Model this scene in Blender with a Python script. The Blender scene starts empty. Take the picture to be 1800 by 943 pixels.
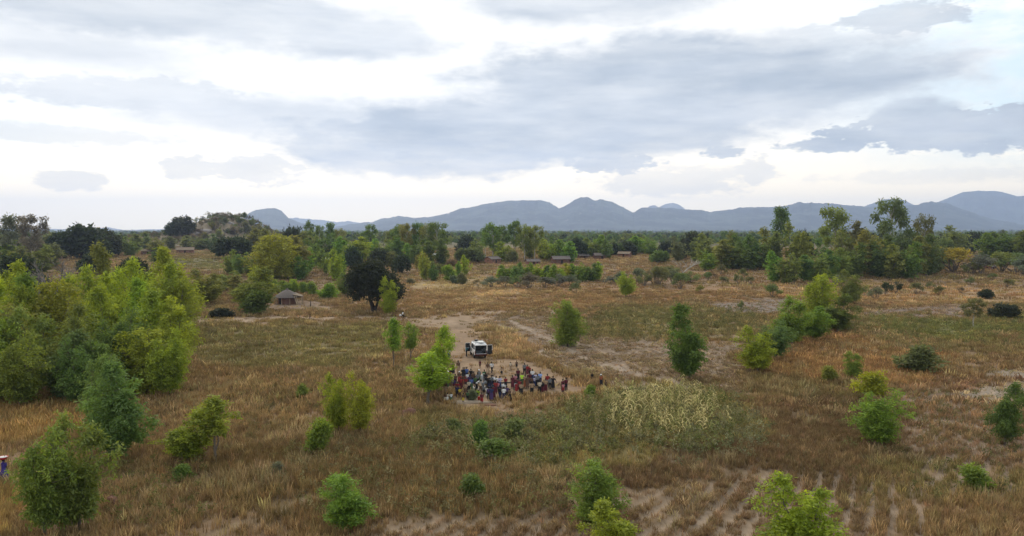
import bpy, bmesh, math, random
import numpy as np
from mathutils import Vector, Matrix, Euler

# ------------------------------------------------------------------ camera, world, sun, exposure
scn = bpy.context.scene
C = scn.collection
F = 1386.0            # focal length in pixels of the 1800 px wide photograph
HZ = 404.0            # row of the horizon in the photograph
CAMZ = 19.0           # drone height
PITCH = math.atan((471.5 - HZ) / F)
cd = bpy.data.cameras.new('camera'); cam = bpy.data.objects.new('camera', cd); C.objects.link(cam)
cam.location = (0, 0, CAMZ); cam.rotation_euler = (math.pi/2 - PITCH, 0, 0)
cd.sensor_width = 36; cd.lens = 36 * F / 1800; cd.clip_start = 0.5; cd.clip_end = 60000
scn.camera = cam
SUN_AZ, SUN_EL = math.radians(-14), math.radians(38)      # ahead of the camera, a little to the left, behind cloud
sd = bpy.data.lights.new('sun', 'SUN'); sun = bpy.data.objects.new('sun', sd); C.objects.link(sun)
sd.energy = 1.5; sd.angle = math.radians(12); sd.color = (1.0, 0.93, 0.82)
sdir = Vector((math.sin(SUN_AZ)*math.cos(SUN_EL), math.cos(SUN_AZ)*math.cos(SUN_EL), math.sin(SUN_EL)))
sun.rotation_euler = (-sdir).to_track_quat('-Z', 'Y').to_euler(); sun.location = (0, 0, 60)
scn.view_settings.view_transform = 'Standard'; scn.view_settings.look = 'None'
scn.view_settings.exposure = 0.35; scn.view_settings.gamma = 1.0
scn.render.engine = 'CYCLES'
scn.cycles.use_denoising = True
scn.cycles.max_bounces = 6; scn.cycles.diffuse_bounces = 3; scn.cycles.transmission_bounces = 3
scn.cycles.volume_bounces = 1; scn.cycles.transparent_max_bounces = 4
scn.render.use_persistent_data = False

class S:
    """a node socket with arithmetic"""
    def __init__(s, nt, sock): s.nt, s.k = nt, sock
    def _m(s, op, *o):
        n = s.nt.nodes.new('ShaderNodeMath'); n.operation = op
        for i, v in enumerate((s,) + o):
            if isinstance(v, S): s.nt.links.new(v.k, n.inputs[i])
            else: n.inputs[i].default_value = v
        return S(s.nt, n.outputs[0])
    def __add__(s, o): return s._m('ADD', o)
    def __sub__(s, o): return s._m('SUBTRACT', o)
    def __mul__(s, o): return s._m('MULTIPLY', o)
    def __truediv__(s, o): return s._m('DIVIDE', o)
    def max(s, o): return s._m('MAXIMUM', o)
    def min(s, o): return s._m('MINIMUM', o)
    def fn(s, op, *o): return s._m(op, *o)
    def step(s, a, b):
        n = s.nt.nodes.new('ShaderNodeMapRange'); n.interpolation_type = 'SMOOTHSTEP'
        s.nt.links.new(s.k, n.inputs[0]); n.inputs[1].default_value = a; n.inputs[2].default_value = b
        return S(s.nt, n.outputs[0])
def mixc(nt, f, a, b):
    n = nt.nodes.new('ShaderNodeMix'); n.data_type = 'RGBA'
    for v, i in ((f, 0), (a, 6), (b, 7)):
        if isinstance(v, S): nt.links.new(v.k, n.inputs[i])
        elif i == 0: n.inputs[0].default_value = v
        else: n.inputs[i].default_value = tuple(v) + (1,)
    return S(nt, n.outputs[2])
def noise(nt, vec, scale, detail=4, rough=.55):
    n = nt.nodes.new('ShaderNodeTexNoise'); n.inputs['Scale'].default_value = scale
    n.inputs['Detail'].default_value = detail; n.inputs['Roughness'].default_value = rough
    if vec: nt.links.new(vec.k, n.inputs['Vector'])
    return S(nt, n.outputs[0])
def combine(nt, x, y, z):
    n = nt.nodes.new('ShaderNodeCombineXYZ')
    for i, v in enumerate((x, y, z)):
        if isinstance(v, S): nt.links.new(v.k, n.inputs[i])
        else: n.inputs[i].default_value = v
    return S(nt, n.outputs[0])

def make_world():
    w = bpy.data.worlds.new('World'); scn.world = w; w.use_nodes = True
    nt = w.node_tree; nt.nodes.clear()
    tc = nt.nodes.new('ShaderNodeTexCoord')
    sp = nt.nodes.new('ShaderNodeSeparateXYZ'); nt.links.new(tc.outputs['Generated'], sp.inputs[0])
    x, y, z = (S(nt, sp.outputs[i]) for i in range(3))
    az = x.fn('ARCTAN2', y); el = z.fn('ARCSINE')
    zz = z.max(0.0) + 0.10
    P = combine(nt, x/zz, y/zz, 0.0)                       # cloud deck seen in perspective
    D = combine(nt, x*10.0, y*10.0, z*26.0)
    nw = noise(nt, D, 1.0, 5, .6) - 0.5                    # ragged cloud edges
    nb = noise(nt, combine(nt, x*3.0, y*3.0, z*9.0), 1.0, 3, .5) - 0.5
    nf = noise(nt, D, 3.2, 3, .6) - 0.5
    nh = noise(nt, D, 7.5, 4, .65) - 0.5
    warp = nw*1.7 + nb*0.7 + nf*0.55 - 0.02
    def ang(px, py):
        a = math.atan((px-900)/F); return a, math.atan((HZ-py)/F*math.cos(a))
    cover = None
    # banks and puffs of grey cloud: centre and half-extent in photograph pixels, softness, depth, base flatness
    for (cx, cy, rx, ry, soft, depth) in [
        (330, 20, 430, 62, .35, .75), (640, 72, 190, 42, .35, .8), (1010, 8, 260, 40, .45, .8), (140, 90, 230, 34, .6, .55),
        (230, 168, 190, 24, .6, .55), (1190, 160, 440, 88, .28, .95), (900, 232, 420, 68, .28, .95), (760, 268, 260, 48, .22, .85),
        (540, 208, 330, 34, .5, .7), (1330, 120, 240, 60, .4, .8), (1120, 240, 250, 42, .3, .9),
        (1680, 228, 175, 30, .25, 1.0), (1600, 205, 70, 36, .3, 1.0), (1440, 256, 66, 11, .35, 1.0), (1272, 270, 42, 10, .35, .95), (1575, 38, 85, 20, .4, .75),
        (1075, 283, 70, 22, .3, .8), (128, 319, 44, 14, .4, .45), (455, 300, 78, 24, .4, .5), (335, 298, 36, 20, .4, .5),
        (1180, 318, 130, 24, .6, .4), (1325, 300, 26, 24, .4, .45), (1640, 310, 170, 12, .7, .25), (60, 235, 200, 14, .7, .35), (1400, 66, 60, 14, .5, .5)]:
        a0, e0 = ang(cx, cy); ra, re = rx/F, ry/F
        dx = (az - a0)/ra; dy = (el - e0)/re
        d = (dx*dx + dy*dy).fn('SQRT') + (warp*min(1.0, .55 + 30/ry*.3) if ry > 33 else warp*.5 + nf*1.6 + nh*1.0 - .12)
        q = .55 if ry < 33 else 1.0; m = (d*-1.0 + 1.0).step(-soft*.75*q, soft*1.35*q)*depth
        cover = m if cover is None else cover.max(m)
    # the same broken deck goes on outside the frame
    nd = noise(nt, P, 0.9, 5, .58)
    outer = (az.fn('ABSOLUTE').step(.62, .85)).max(el.step(.27, .36))
    cover = cover.max(nd.step(.44, .62)*outer*.85)
    streak = noise(nt, combine(nt, x*5.0, y*5.0, z*40.0), 1.0, 4, .6)
    cover = (cover + streak.step(.55, .8)*.10*(el.step(.0, .12))).min(1.0)
    sky = nt.nodes.new('ShaderNodeTexSky'); sky.sky_type = 'NISHITA'; sky.sun_disc = False
    sky.sun_elevation = SUN_EL; sky.sun_rotation = SUN_AZ; sky.air_density = 1.0; sky.dust_density = 2.0
    blue = S(nt, sky.outputs[0])
    veiln = noise(nt, P, 0.5, 3, .5)
    gap = (az.step(.28, .62))*(el.step(.04, .10))*((nw*1.3 + .62).step(.3, .75))
    gap = gap.max(veiln.step(.58, .75)*outer*.8).max((az*-1.0).step(.35, .65)*(el.step(.05, .08))*(el*-1.0 + .16).step(0, .05)*.35)
    clear = mixc(nt, .62, blue, (7.6, 9.4, 10.0))        # thin veil over blue
    white = mixc(nt, el.step(.0, .15), (18.2, 14.9, 9.4), (10.0, 9.8, 9.3))
    base = mixc(nt, gap, white, clear)
    lum = noise(nt, combine(nt, x*4.0, y*4.0, z*16.0), 1.0, 5, .6)
    grey = mixc(nt, lum.step(.3, .72), (3.6, 4.2, 4.9), (5.9, 6.3, 6.75))
    body = noise(nt, combine(nt, x*6.0 + 3.0, y*6.0, z*34.0), 1.0, 5, .6).step(.25, .7)*.36 + .74
    col = mixc(nt, (cover*body).min(1.0), base, grey)
    bg = nt.nodes.new('ShaderNodeBackground'); bg.inputs['Strength'].default_value = 0.1
    nt.links.new(col.k, bg.inputs['Color'])
    out = nt.nodes.new('ShaderNodeOutputWorld'); nt.links.new(bg.outputs[0], out.inputs['Surface'])
    w.cycles.sampling_method = 'MANUAL'; w.cycles.sample_map_resolution = 512
make_world()

# ------------------------------------------------------------------ numbers: noise, terrain, photograph pixel to ground
rng = np.random.default_rng(7); R = random.Random(7)
_tab = np.random.default_rng(1).random((256, 256))
def vnoise(x, y):
    xi = np.floor(x).astype(int); yi = np.floor(y).astype(int); fx = x-xi; fy = y-yi
    fx = fx*fx*(3-2*fx); fy = fy*fy*(3-2*fy)
    a = _tab[xi & 255, yi & 255]; b = _tab[(xi+1) & 255, yi & 255]; c = _tab[xi & 255, (yi+1) & 255]; d = _tab[(xi+1) & 255, (yi+1) & 255]
    return (a*(1-fx)+b*fx)*(1-fy) + (c*(1-fx)+d*fx)*fy
def fbm(x, y, o=4):
    s = 0; a = .5; t = 0
    for k in range(o):
        s = s + a*vnoise(x*2**k + 17.3*k, y*2**k + 5.1*k); t += a; a *= .5
    return s/t
def ss(a, b, v):
    t = np.clip((v-a)/(b-a), 0, 1); return t*t*(3-2*t)
def terrain(x, y):
    x = np.asarray(x, float); y = np.asarray(y, float); r = np.hypot(x, y)
    z = 4.6*ss(170, 430, y) - 3.0*ss(800, 2500, r)
    z = z + (fbm(x/60+9, y/60+3, 3)-.5)*1.2*ss(60, 200, r) + (fbm(x/14, y/14, 3)-.5)*.35
    hx, hy = x+255, y-700
    hill = 12*np.exp(-((hx-4)/27)**4 - (hy/55)**2) + 12*np.exp(-(hx/75)**2-(hy/90)**2) + 3*np.exp(-((hx+60)/70)**2-(hy/90)**2)
    z = z + hill*(.82 + .36*fbm(x/11, y/11, 4))
    return z
cp, sp_ = math.cos(PITCH), math.sin(PITCH)
def ray(px, py):
    u = (px-900)/F; v = (471.5-py)/F
    return np.array([u, cp + v*sp_, -sp_ + v*cp])
def G(px, py):
    """the point of the terrain seen at a pixel of the photograph"""
    d = ray(px, py); t = 30.0; pz = None
    while t < 9000:
        st = max(.5, t*.004); q = d*t
        if CAMZ + q[2] < terrain(q[0], q[1]):
            lo, hi = t-st, t
            for _ in range(14):
                m = (lo+hi)/2; q = d*m
                if CAMZ + q[2] < terrain(q[0], q[1]): hi = m
                else: lo = m
            q = d*hi; break
        t += st
    return Vector((q[0], q[1], float(terrain(q[0], q[1]))))
def GR(px, r):
    """ground point in the column of a pixel at a given distance"""
    x = r*(px-900)/F; return Vector((x, r, float(terrain(x, r))))
def proj(x, y, z):
    dz = z-CAMZ; dep = y*cp - dz*sp_; up = y*sp_ + dz*cp
    dep = np.where(dep < 1, 1, dep)
    return 900 + F*x/dep, 471.5 - F*up/dep

# ------------------------------------------------------------------ materials
def mat(name, build):
    m = bpy.data.materials.new(name); m.use_nodes = True; nt = m.node_tree; nt.nodes.clear()
    out = nt.nodes.new('ShaderNodeOutputMaterial'); sh = build(nt, out)
    if sh: nt.links.new(sh, out.inputs['Surface'])
    return m
def principled(nt, col, rough=.8, spec=.3, metal=0, bump=None, bstr=.3):
    p = nt.nodes.new('ShaderNodeBsdfPrincipled')
    if isinstance(col, S): nt.links.new(col.k, p.inputs['Base Color'])
    else: p.inputs['Base Color'].default_value = tuple(col) + (1,)
    p.inputs['Roughness'].default_value = rough; p.inputs['Metallic'].default_value = metal
    p.inputs['Specular IOR Level'].default_value = spec
    if bump:
        b = nt.nodes.new('ShaderNodeBump'); b.inputs['Strength'].default_value = bstr; nt.links.new(bump.k, b.inputs['Height'])
        nt.links.new(b.outputs[0], p.inputs['Normal'])
    return p.outputs[0]
def objcoord(nt): return S(nt, nt.nodes.new('ShaderNodeTexCoord').outputs['Object'])
def geopos(nt): return S(nt, nt.nodes.new('ShaderNodeNewGeometry').outputs['Position'])
def hsv(nt, col, v, h=None, sat=None):
    n = nt.nodes.new('ShaderNodeHueSaturation'); nt.links.new(col.k, n.inputs['Color'])
    for val, k in ((v, 'Value'), (h, 'Hue'), (sat, 'Saturation')):
        if isinstance(val, S): nt.links.new(val.k, n.inputs[k])
        elif val is not None: n.inputs[k].default_value = val
    return S(nt, n.outputs[0])
def simple(name, col, rough=.8, var=.25, scale=6, spec=.3, metal=0, bump=.2):
    def b(nt, out):
        n = noise(nt, objcoord(nt), scale, 4)
        c = mixc(nt, n, [v*(1-var) for v in col], [v*(1+var) for v in col])
        return principled(nt, c, rough, spec, metal, n, bump)
    return mat(name, b)
def leaf_material(name, trans=.45):
    def b(nt, out):
        oi = nt.nodes.new('ShaderNodeObjectInfo'); at = nt.nodes.new('ShaderNodeAttribute'); at.attribute_name = 'tint'
        t = S(nt, at.outputs['Fac']); c = S(nt, oi.outputs['Color'])
        c = hsv(nt, c, t*.9 + .55, (t*-.02) + .512, None)
        d = nt.nodes.new('ShaderNodeBsdfDiffuse'); nt.links.new(c.k, d.inputs[0])
        tr = nt.nodes.new('ShaderNodeBsdfTranslucent')
        c2 = mixc(nt, .5, c, hsv(nt, c, 1.5, .48, 1.1)); nt.links.new(c2.k, tr.inputs[0])
        mx = nt.nodes.new('ShaderNodeMixShader'); mx.inputs[0].default_value = trans
        nt.links.new(d.outputs[0], mx.inputs[1]); nt.links.new(tr.outputs[0], mx.inputs[2])
        gl = nt.nodes.new('ShaderNodeBsdfGlossy'); gl.inputs['Roughness'].default_value = .55; gl.inputs[0].default_value = (.5, .5, .5, 1)
        m2 = nt.nodes.new('ShaderNodeMixShader'); m2.inputs[0].default_value = .05
        nt.links.new(mx.outputs[0], m2.inputs[1]); nt.links.new(gl.outputs[0], m2.inputs[2])
        return m2.outputs[0]
    return mat(name, b)
def instance_leaf(name, attr='col', trans=.3):
    def b(nt, out):
        a = nt.nodes.new('ShaderNodeAttribute'); a.attribute_type = 'INSTANCER'; a.attribute_name = attr
        t = nt.nodes.new('ShaderNodeAttribute'); t.attribute_name = 'tint'
        c = hsv(nt, S(nt, a.outputs['Color']), S(nt, t.outputs['Fac'])*.9 + .55)
        d = nt.nodes.new('ShaderNodeBsdfDiffuse'); nt.links.new(c.k, d.inputs[0])
        tr = nt.nodes.new('ShaderNodeBsdfTranslucent'); nt.links.new(c.k, tr.inputs[0])
        mx = nt.nodes.new('ShaderNodeMixShader'); mx.inputs[0].default_value = trans
        nt.links.new(d.outputs[0], mx.inputs[1]); nt.links.new(tr.outputs[0], mx.inputs[2])
        return mx.outputs[0]
    return mat(name, b)
def cloth_build(nt, out):
    oi = nt.nodes.new('ShaderNodeObjectInfo'); n = noise(nt, objcoord(nt), 14, 3)
    c = hsv(nt, S(nt, oi.outputs['Color']), n*.7 + .65)
    return principled(nt, c, .9, .15)
M = dict(
    leaf=leaf_material('leaf'), grass=instance_leaf('dry_grass'), wood=instance_leaf('distant_leaf', trans=.2), cloth=mat('cloth', cloth_build),
    bark=simple('bark', (.16, .13, .10), .9, .35, 5), palebark=simple('pale_bark', (.42, .39, .34), .85, .25, 4),
    twig=simple('bare_twig', (.17, .15, .135), .9, .25, 4), darkbark=simple('dark_bark', (.06, .05, .042), .95, .3, 5),
    rock=simple('granite', (.24, .21, .19), .9, .35, .5, bump=.6), redsoil=simple('red_earth', (.17, .085, .055), .95, .35, 6, bump=.6),
    thatch=simple('grey_thatch', (.135, .112, .098), .95, .35, 9, bump=.5), straw=simple('straw_thatch', (.20, .15, .10), .95, .35, 9, bump=.5),
    mud=simple('mud_brick', (.16, .085, .062), .95, .2, 5), brick=simple('burnt_brick', (.26, .13, .085), .9, .25, 4),
    tin=simple('tin_roof', (.62, .63, .64), .45, .12, 3, metal=.2), dark=simple('opening_shade', (.012, .011, .010), .9, .2, 3),  # near-black panel colour stands in for the shade inside doorways and windows
    pole=simple('bare_pole', (.42, .32, .21), .85, .2, 6), white=simple('white_paint', (.78, .78, .77), .35, .06, 2, spec=.5, bump=.02),
    rubber=simple('rubber', (.02, .02, .02), .85, .2, 8), steel=simple('steel', (.35, .36, .37), .4, .15, 5, metal=.8),
    black=simple('black_plastic', (.02, .021, .023), .6, .2, 5), seat=simple('seat_fabric', (.05, .055, .06), .9, .2, 8),
    red=simple('red_plastic', (.62, .03, .035), .4, .1, 6), lampred=simple('tail_lamp', (.07, .012, .012), .3, .1, 6, spec=.5),
    skin=simple('skin', (.055, .032, .022), .6, .15, 9, bump=.05), hair=simple('hair', (.012, .010, .009), .95, .2, 40),
    sack=simple('white_sack', (.62, .61, .58), .9, .12, 6), concrete=simple('pale_concrete', (.42, .38, .33), .95, .2, 3),
    spoil=simple('spoil', (.26, .205, .15), .95, .25, 3), teal=simple('teal_board', (.05, .10, .11), .7, .15, 5), greyp=simple('grey_paint', (.45, .47, .47), .6, .15, 5))
def glass_build(nt, out):
    return principled(nt, (.02, .025, .03), .08, .6)
M['glass'] = mat('tinted_glass', glass_build)

# ------------------------------------------------------------------ mesh helpers
def mesh_np(name, V, Q, tint=None, smooth=False):
    """mesh from a vertex array and one array of equal-sided faces"""
    me = bpy.data.meshes.new(name); V = np.ascontiguousarray(V, np.float32); Q = np.ascontiguousarray(Q, np.int32)
    n, k = Q.shape
    me.vertices.add(len(V)); me.vertices.foreach_set('co', V.ravel())
    me.loops.add(n*k); me.loops.foreach_set('vertex_index', Q.ravel())
    me.polygons.add(n); me.polygons.foreach_set('loop_start', np.arange(0, n*k, k, dtype=np.int32))
    me.polygons.foreach_set('use_smooth', np.full(n, smooth))
    if tint is not None:
        a = me.attributes.new('tint', 'FLOAT', 'FACE'); a.data.foreach_set('value', np.ascontiguousarray(tint, np.float32))
    me.update(calc_edges=True); me.validate()
    return me
class MB:
    """collects boxes, tubes, prisms and lathes into one mesh"""
    def __init__(s): s.v = []; s.f = []
    def add(s, vs, fs):
        o = len(s.v); s.v += [tuple(p) for p in vs]; s.f += [tuple(i+o for i in f) for f in fs]; return s
    def box(s, c, d, rot=None, taper=1.0):
        hx, hy, hz = d[0]/2, d[1]/2, d[2]/2; b = min(d)*.12
        vs = []
        for (z, k) in ((-hz, 1), (hz, taper)):
            for (x, y) in ((-hx+b, -hy), (hx-b, -hy), (hx, -hy+b), (hx, hy-b), (hx-b, hy), (-hx+b, hy), (-hx, hy-b), (-hx, -hy+b)):
                vs.append(Vector((x*k, y*k, z)))
        if rot is not None: vs = [rot @ v for v in vs]
        vs = [v + Vector(c) for v in vs]
        fs = [tuple(range(7, -1, -1)), tuple(range(8, 16))] + [(i, (i+1) % 8, (i+1) % 8+8, i+8) for i in range(8)]
        return s.add(vs, fs)
    def tube(s, pts, rad, n=6, cap=True):
        pts = [Vector(p) for p in pts]; rad = rad if hasattr(rad, '__len__') else [rad]*len(pts)
        vs = []; fs = []; up = Vector((.3, .17, 1)).normalized()
        for i, p in enumerate(pts):
            t = (pts[min(i+1, len(pts)-1)] - pts[max(i-1, 0)]).normalized()
            a = t.cross(up if abs(t.dot(up)) < .95 else Vector((1, 0, 0))).normalized(); b = t.cross(a)
            for k in range(n):
                an = 2*math.pi*k/n; vs.append(p + (a*math.cos(an) + b*math.sin(an))*rad[i])
        for i in range(len(pts)-1):
            for k in range(n): fs.append((i*n+k, i*n+(k+1) % n, (i+1)*n+(k+1) % n, (i+1)*n+k))
        if cap: fs += [tuple(range(n-1, -1, -1)), tuple((len(pts)-1)*n+k for k in range(n))]
        return s.add(vs, fs)
    def prism(s, prof, x0, x1):
        """profile of (y, z) points extruded along x"""
        n = len(prof); vs = [(x0, y, z) for y, z in prof] + [(x1, y, z) for y, z in prof]
        fs = [tuple(range(n)), tuple(range(2*n-1, n-1, -1))] + [(i+n, (i+1) % n+n, (i+1) % n, i) for i in range(n)]
        return s.add(vs, fs)
    def rings(s, rs, n=12, cap=True):
        """stack of elliptical rings: (centre, rx, ry)"""
        vs = []; fs = []
        for c, rx, ry in rs:
            for k in range(n):
                a = 2*math.pi*k/n; vs.append((c[0]+rx*math.cos(a), c[1]+ry*math.sin(a), c[2]))
        for i in range(len(rs)-1):
            for k in range(n): fs.append((i*n+k, i*n+(k+1) % n, (i+1)*n+(k+1) % n, (i+1)*n+k))
        if cap: fs += [tuple(range(n-1, -1, -1)), tuple((len(rs)-1)*n+k for k in range(n))]
        return s.add(vs, fs)
    def mesh(s, name, smooth=False):
        me = bpy.data.meshes.new(name); me.from_pydata(s.v, [], s.f)
        if smooth: me.polygons.foreach_set('use_smooth', [True]*len(me.polygons))
        bm = bmesh.new(); bm.from_mesh(me); bmesh.ops.recalc_face_normals(bm, faces=bm.faces); bm.to_mesh(me); bm.free()
        me.update(); return me
def obj(name, me, m=None, parent=None, loc=None, rot=None, scale=None, color=None):
    o = bpy.data.objects.new(name, me); C.objects.link(o)
    if m is not None and me is not None and not me.materials: me.materials.append(M[m] if isinstance(m, str) else m)
    if parent: o.parent = parent
    if loc is not None: o.location = loc
    if rot is not None: o.rotation_euler = rot
    if scale is not None: o.scale = scale
    if color is not None: o.color = tuple(color) + (1,)
    return o
def tag(o, label, cat, group=None, kind=None):
    if label: o['label'] = label
    if cat: o['category'] = cat
    if group: o['group'] = group
    if kind: o['kind'] = kind
    return o
ORD = 'first second third fourth fifth sixth seventh eighth ninth tenth eleventh twelfth thirteenth fourteenth fifteenth sixteenth seventeenth eighteenth nineteenth twentieth'.split()
TENS = {2: 'twenty', 3: 'thirty', 4: 'forty', 5: 'fifty', 6: 'sixty'}
def ordinal(i):
    i += 1
    if i <= 20: return ORD[i-1]
    if i % 10 == 0: return TENS[i//10][:-1] + 'ieth'
    return TENS[i//10] + '-' + ORD[i % 10-1]

# ------------------------------------------------------------------ ground: one sheet, zones read from the photograph
def poly_sd(px, py, poly):
    """signed distance (inside positive) to a polygon in photograph pixels, rows counted double"""
    d = np.full(px.shape, 1e9); ins = np.zeros(px.shape, bool); n = len(poly)
    for i in range(n):
        ax, ay = poly[i]; bx, by = poly[(i+1) % n]; ay, by = ay*2, by*2
        ex, ey = bx-ax, by-ay; wx, wy = px-ax, py*2-ay
        t = np.clip((wx*ex+wy*ey)/(ex*ex+ey*ey+1e-9), 0, 1)
        d = np.minimum(d, np.hypot(wx-ex*t, wy-ey*t))
        c = (ay > py*2) != (by > py*2)
        with np.errstate(divide='ignore', invalid='ignore'):
            ins ^= c & (px < (bx-ax)*(py*2-ay)/(by-ay+1e-9) + ax)
    return np.where(ins, d, -d)
def line_d(px, py, pts):
    d = np.full(px.shape, 1e9)
    for (ax, ay), (bx, by) in zip(pts[:-1], pts[1:]):
        ay, by = ay*2, by*2; ex, ey = bx-ax, by-ay; wx, wy = px-ax, py*2-ay
        t = np.clip((wx*ex+wy*ey)/(ex*ex+ey*ey), 0, 1); d = np.minimum(d, np.hypot(wx-ex*t, wy-ey*t))
    return d
# soil colour, grass colour, grass density, grass height, softness (photograph px), polygon
ZONES = [
 ((.17,.115,.075), (.21,.15,.082), 1.0, 1.0, 30, [(300,575),(690,570),(720,640),(700,740),(440,760),(240,720)]),
 ((.15,.12,.065), (.165,.145,.066), 1.0, .8, 16, [(330,574),(695,572),(700,625),(560,640),(330,640)]),
 ((.13,.12,.06), (.15,.15,.062), .8, .8, 10, [(270,452),(400,456),(395,474),(255,474)]),
 ((.22,.14,.085), (.225,.155,.085), .9, .8, 14, [(690,500),(1010,500),(1330,508),(1340,526),(1000,545),(700,545)]),
 ((.27,.20,.11), (.31,.235,.12), 1.0, .8, 8, [(720,492),(880,488),(905,500),(760,516)]),
 ((.30,.22,.15), (.36,.27,.16), .8, .7, 8, [(800,518),(920,512),(935,524),(820,532)]),
 ((.17,.14,.08), (.165,.145,.066), .9, .7, 18, [(1040,545),(1330,545),(1340,580),(1180,596),(1030,590)]),
 ((.160,.120,.092), (.20,.15,.10), .95, .34, 10, [(865,560),(960,556),(1040,590),(1180,598),(1320,600),(1310,640),(1260,680),(1100,692),(1010,650),(900,600)]),
 ((.17,.14,.125), (.20,.15,.105), .3, .4, 8, [(1235,530),(1340,522),(1420,530),(1400,546),(1250,546)]),
 ((.16,.125,.11), (.19,.14,.10), .35, .4, 8, [(1520,540),(1720,536),(1730,548),(1520,556)]),
 ((.25,.17,.10), (.28,.19,.105), 1.0, .9, 12, [(1330,500),(1800,505),(1900,520),(1800,536),(1340,524)]),
 ((.14,.135,.06), (.15,.15,.055), .9, .8, 16, [(1530,558),(1800,560),(1800,590),(1640,595),(1480,580)]),
 ((.20,.13,.072), (.235,.148,.075), 1.1, 1.0, 14, [(1400,590),(1500,575),(1560,620),(1700,640),(1740,690),(1600,690),(1480,660),(1370,670),(1330,655)]),
 ((.17,.12,.088), (.19,.13,.082), .6, .8, 14, [(1560,690),(1900,640),(1900,820),(1600,830),(1580,760)]),
 ((.24,.20,.17), (.26,.21,.13), .3, .5, 8, [(1740,650),(1850,645),(1850,690),(1770,692)]),
 ((.12,.088,.06), (.135,.095,.058), 1.2, .9, 24, [(1240,720),(1480,690),(1600,760),(1560,860),(1300,880),(1060,850),(1120,800)]),
 ((.16,.135,.066), (.20,.168,.075), 1.0, .9, 16, [(740,758),(880,738),(960,728),(1040,700),(1250,688),(1330,745),(1240,795),(1060,800),(900,830),(720,790)]),
 ((.125,.09,.056), (.16,.115,.06), 1.2, 1.2, 26, [(500,800),(760,780),(1000,810),(1040,880),(860,900),(640,880),(420,900),(300,840)]),
 ((.175,.125,.085), (.165,.115,.072), 1.25, .55, 18, [(640,915),(1000,875),(1120,860),(1420,850),(1560,900),(1600,960),(1500,1020),(600,1020)]),
 ((.22,.15,.075), (.27,.185,.085), 1.3, 1.3, 14, [(-60,700),(150,705),(180,740),(120,790),(-60,800)]),
 ((.22,.16,.075), (.28,.20,.09), 1.3, 1.2, 14, [(-60,850),(60,860),(60,1020),(-60,1020)]),
 ((.30,.20,.10), (.335,.245,.145), 1.5, 1.2, 7, [(846,572),(874,574),(907,606),(927,628),(895,632),(872,628),(864,602)]),
]
BARE = [  # sandy ground without grass
 ((.245,.168,.105), 12, [(775,570),(838,580),(850,604),(858,628),(930,634),(1000,668),(1015,692),(965,706),(885,715),(815,725),(764,714),(772,660),(783,640),(782,600)]),
 ((.24,.168,.105), 10, [(735,562),(840,556),(870,562),(838,578),(790,584),(750,576)]),
 ((.185,.13,.088), 10, [(480,530),(550,530),(575,538),(530,545),(450,540)]),
]
TRACKS = [  # worn paths: colour, half-width in px, points
 ((.31,.225,.15), 6, [(250,572),(330,566),(520,560),(700,561),(800,566)]),
 ((.31,.225,.15), 5, [(720,565),(790,553),(900,548),(1020,552)]),
 ((.29,.225,.165), 5, [(880,572),(930,606),(985,640),(1060,672),(1110,690)]),
 ((.29,.225,.165), 5, [(900,566),(960,596),(1040,634),(1130,665),(1210,684)]),
 ((.27,.20,.12), 9, [(360,945),(440,905),(540,870),(620,840)]),
 ((.30,.22,.14), 5, [(560,540),(620,552),(660,560)]),
 ((.26,.20,.13), 5, [(1560,735),(1680,748),(1800,765)]),
 ((.27,.20,.145), 4, [(1110,690),(1200,690),(1290,672),(1340,660)]),
]
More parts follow.
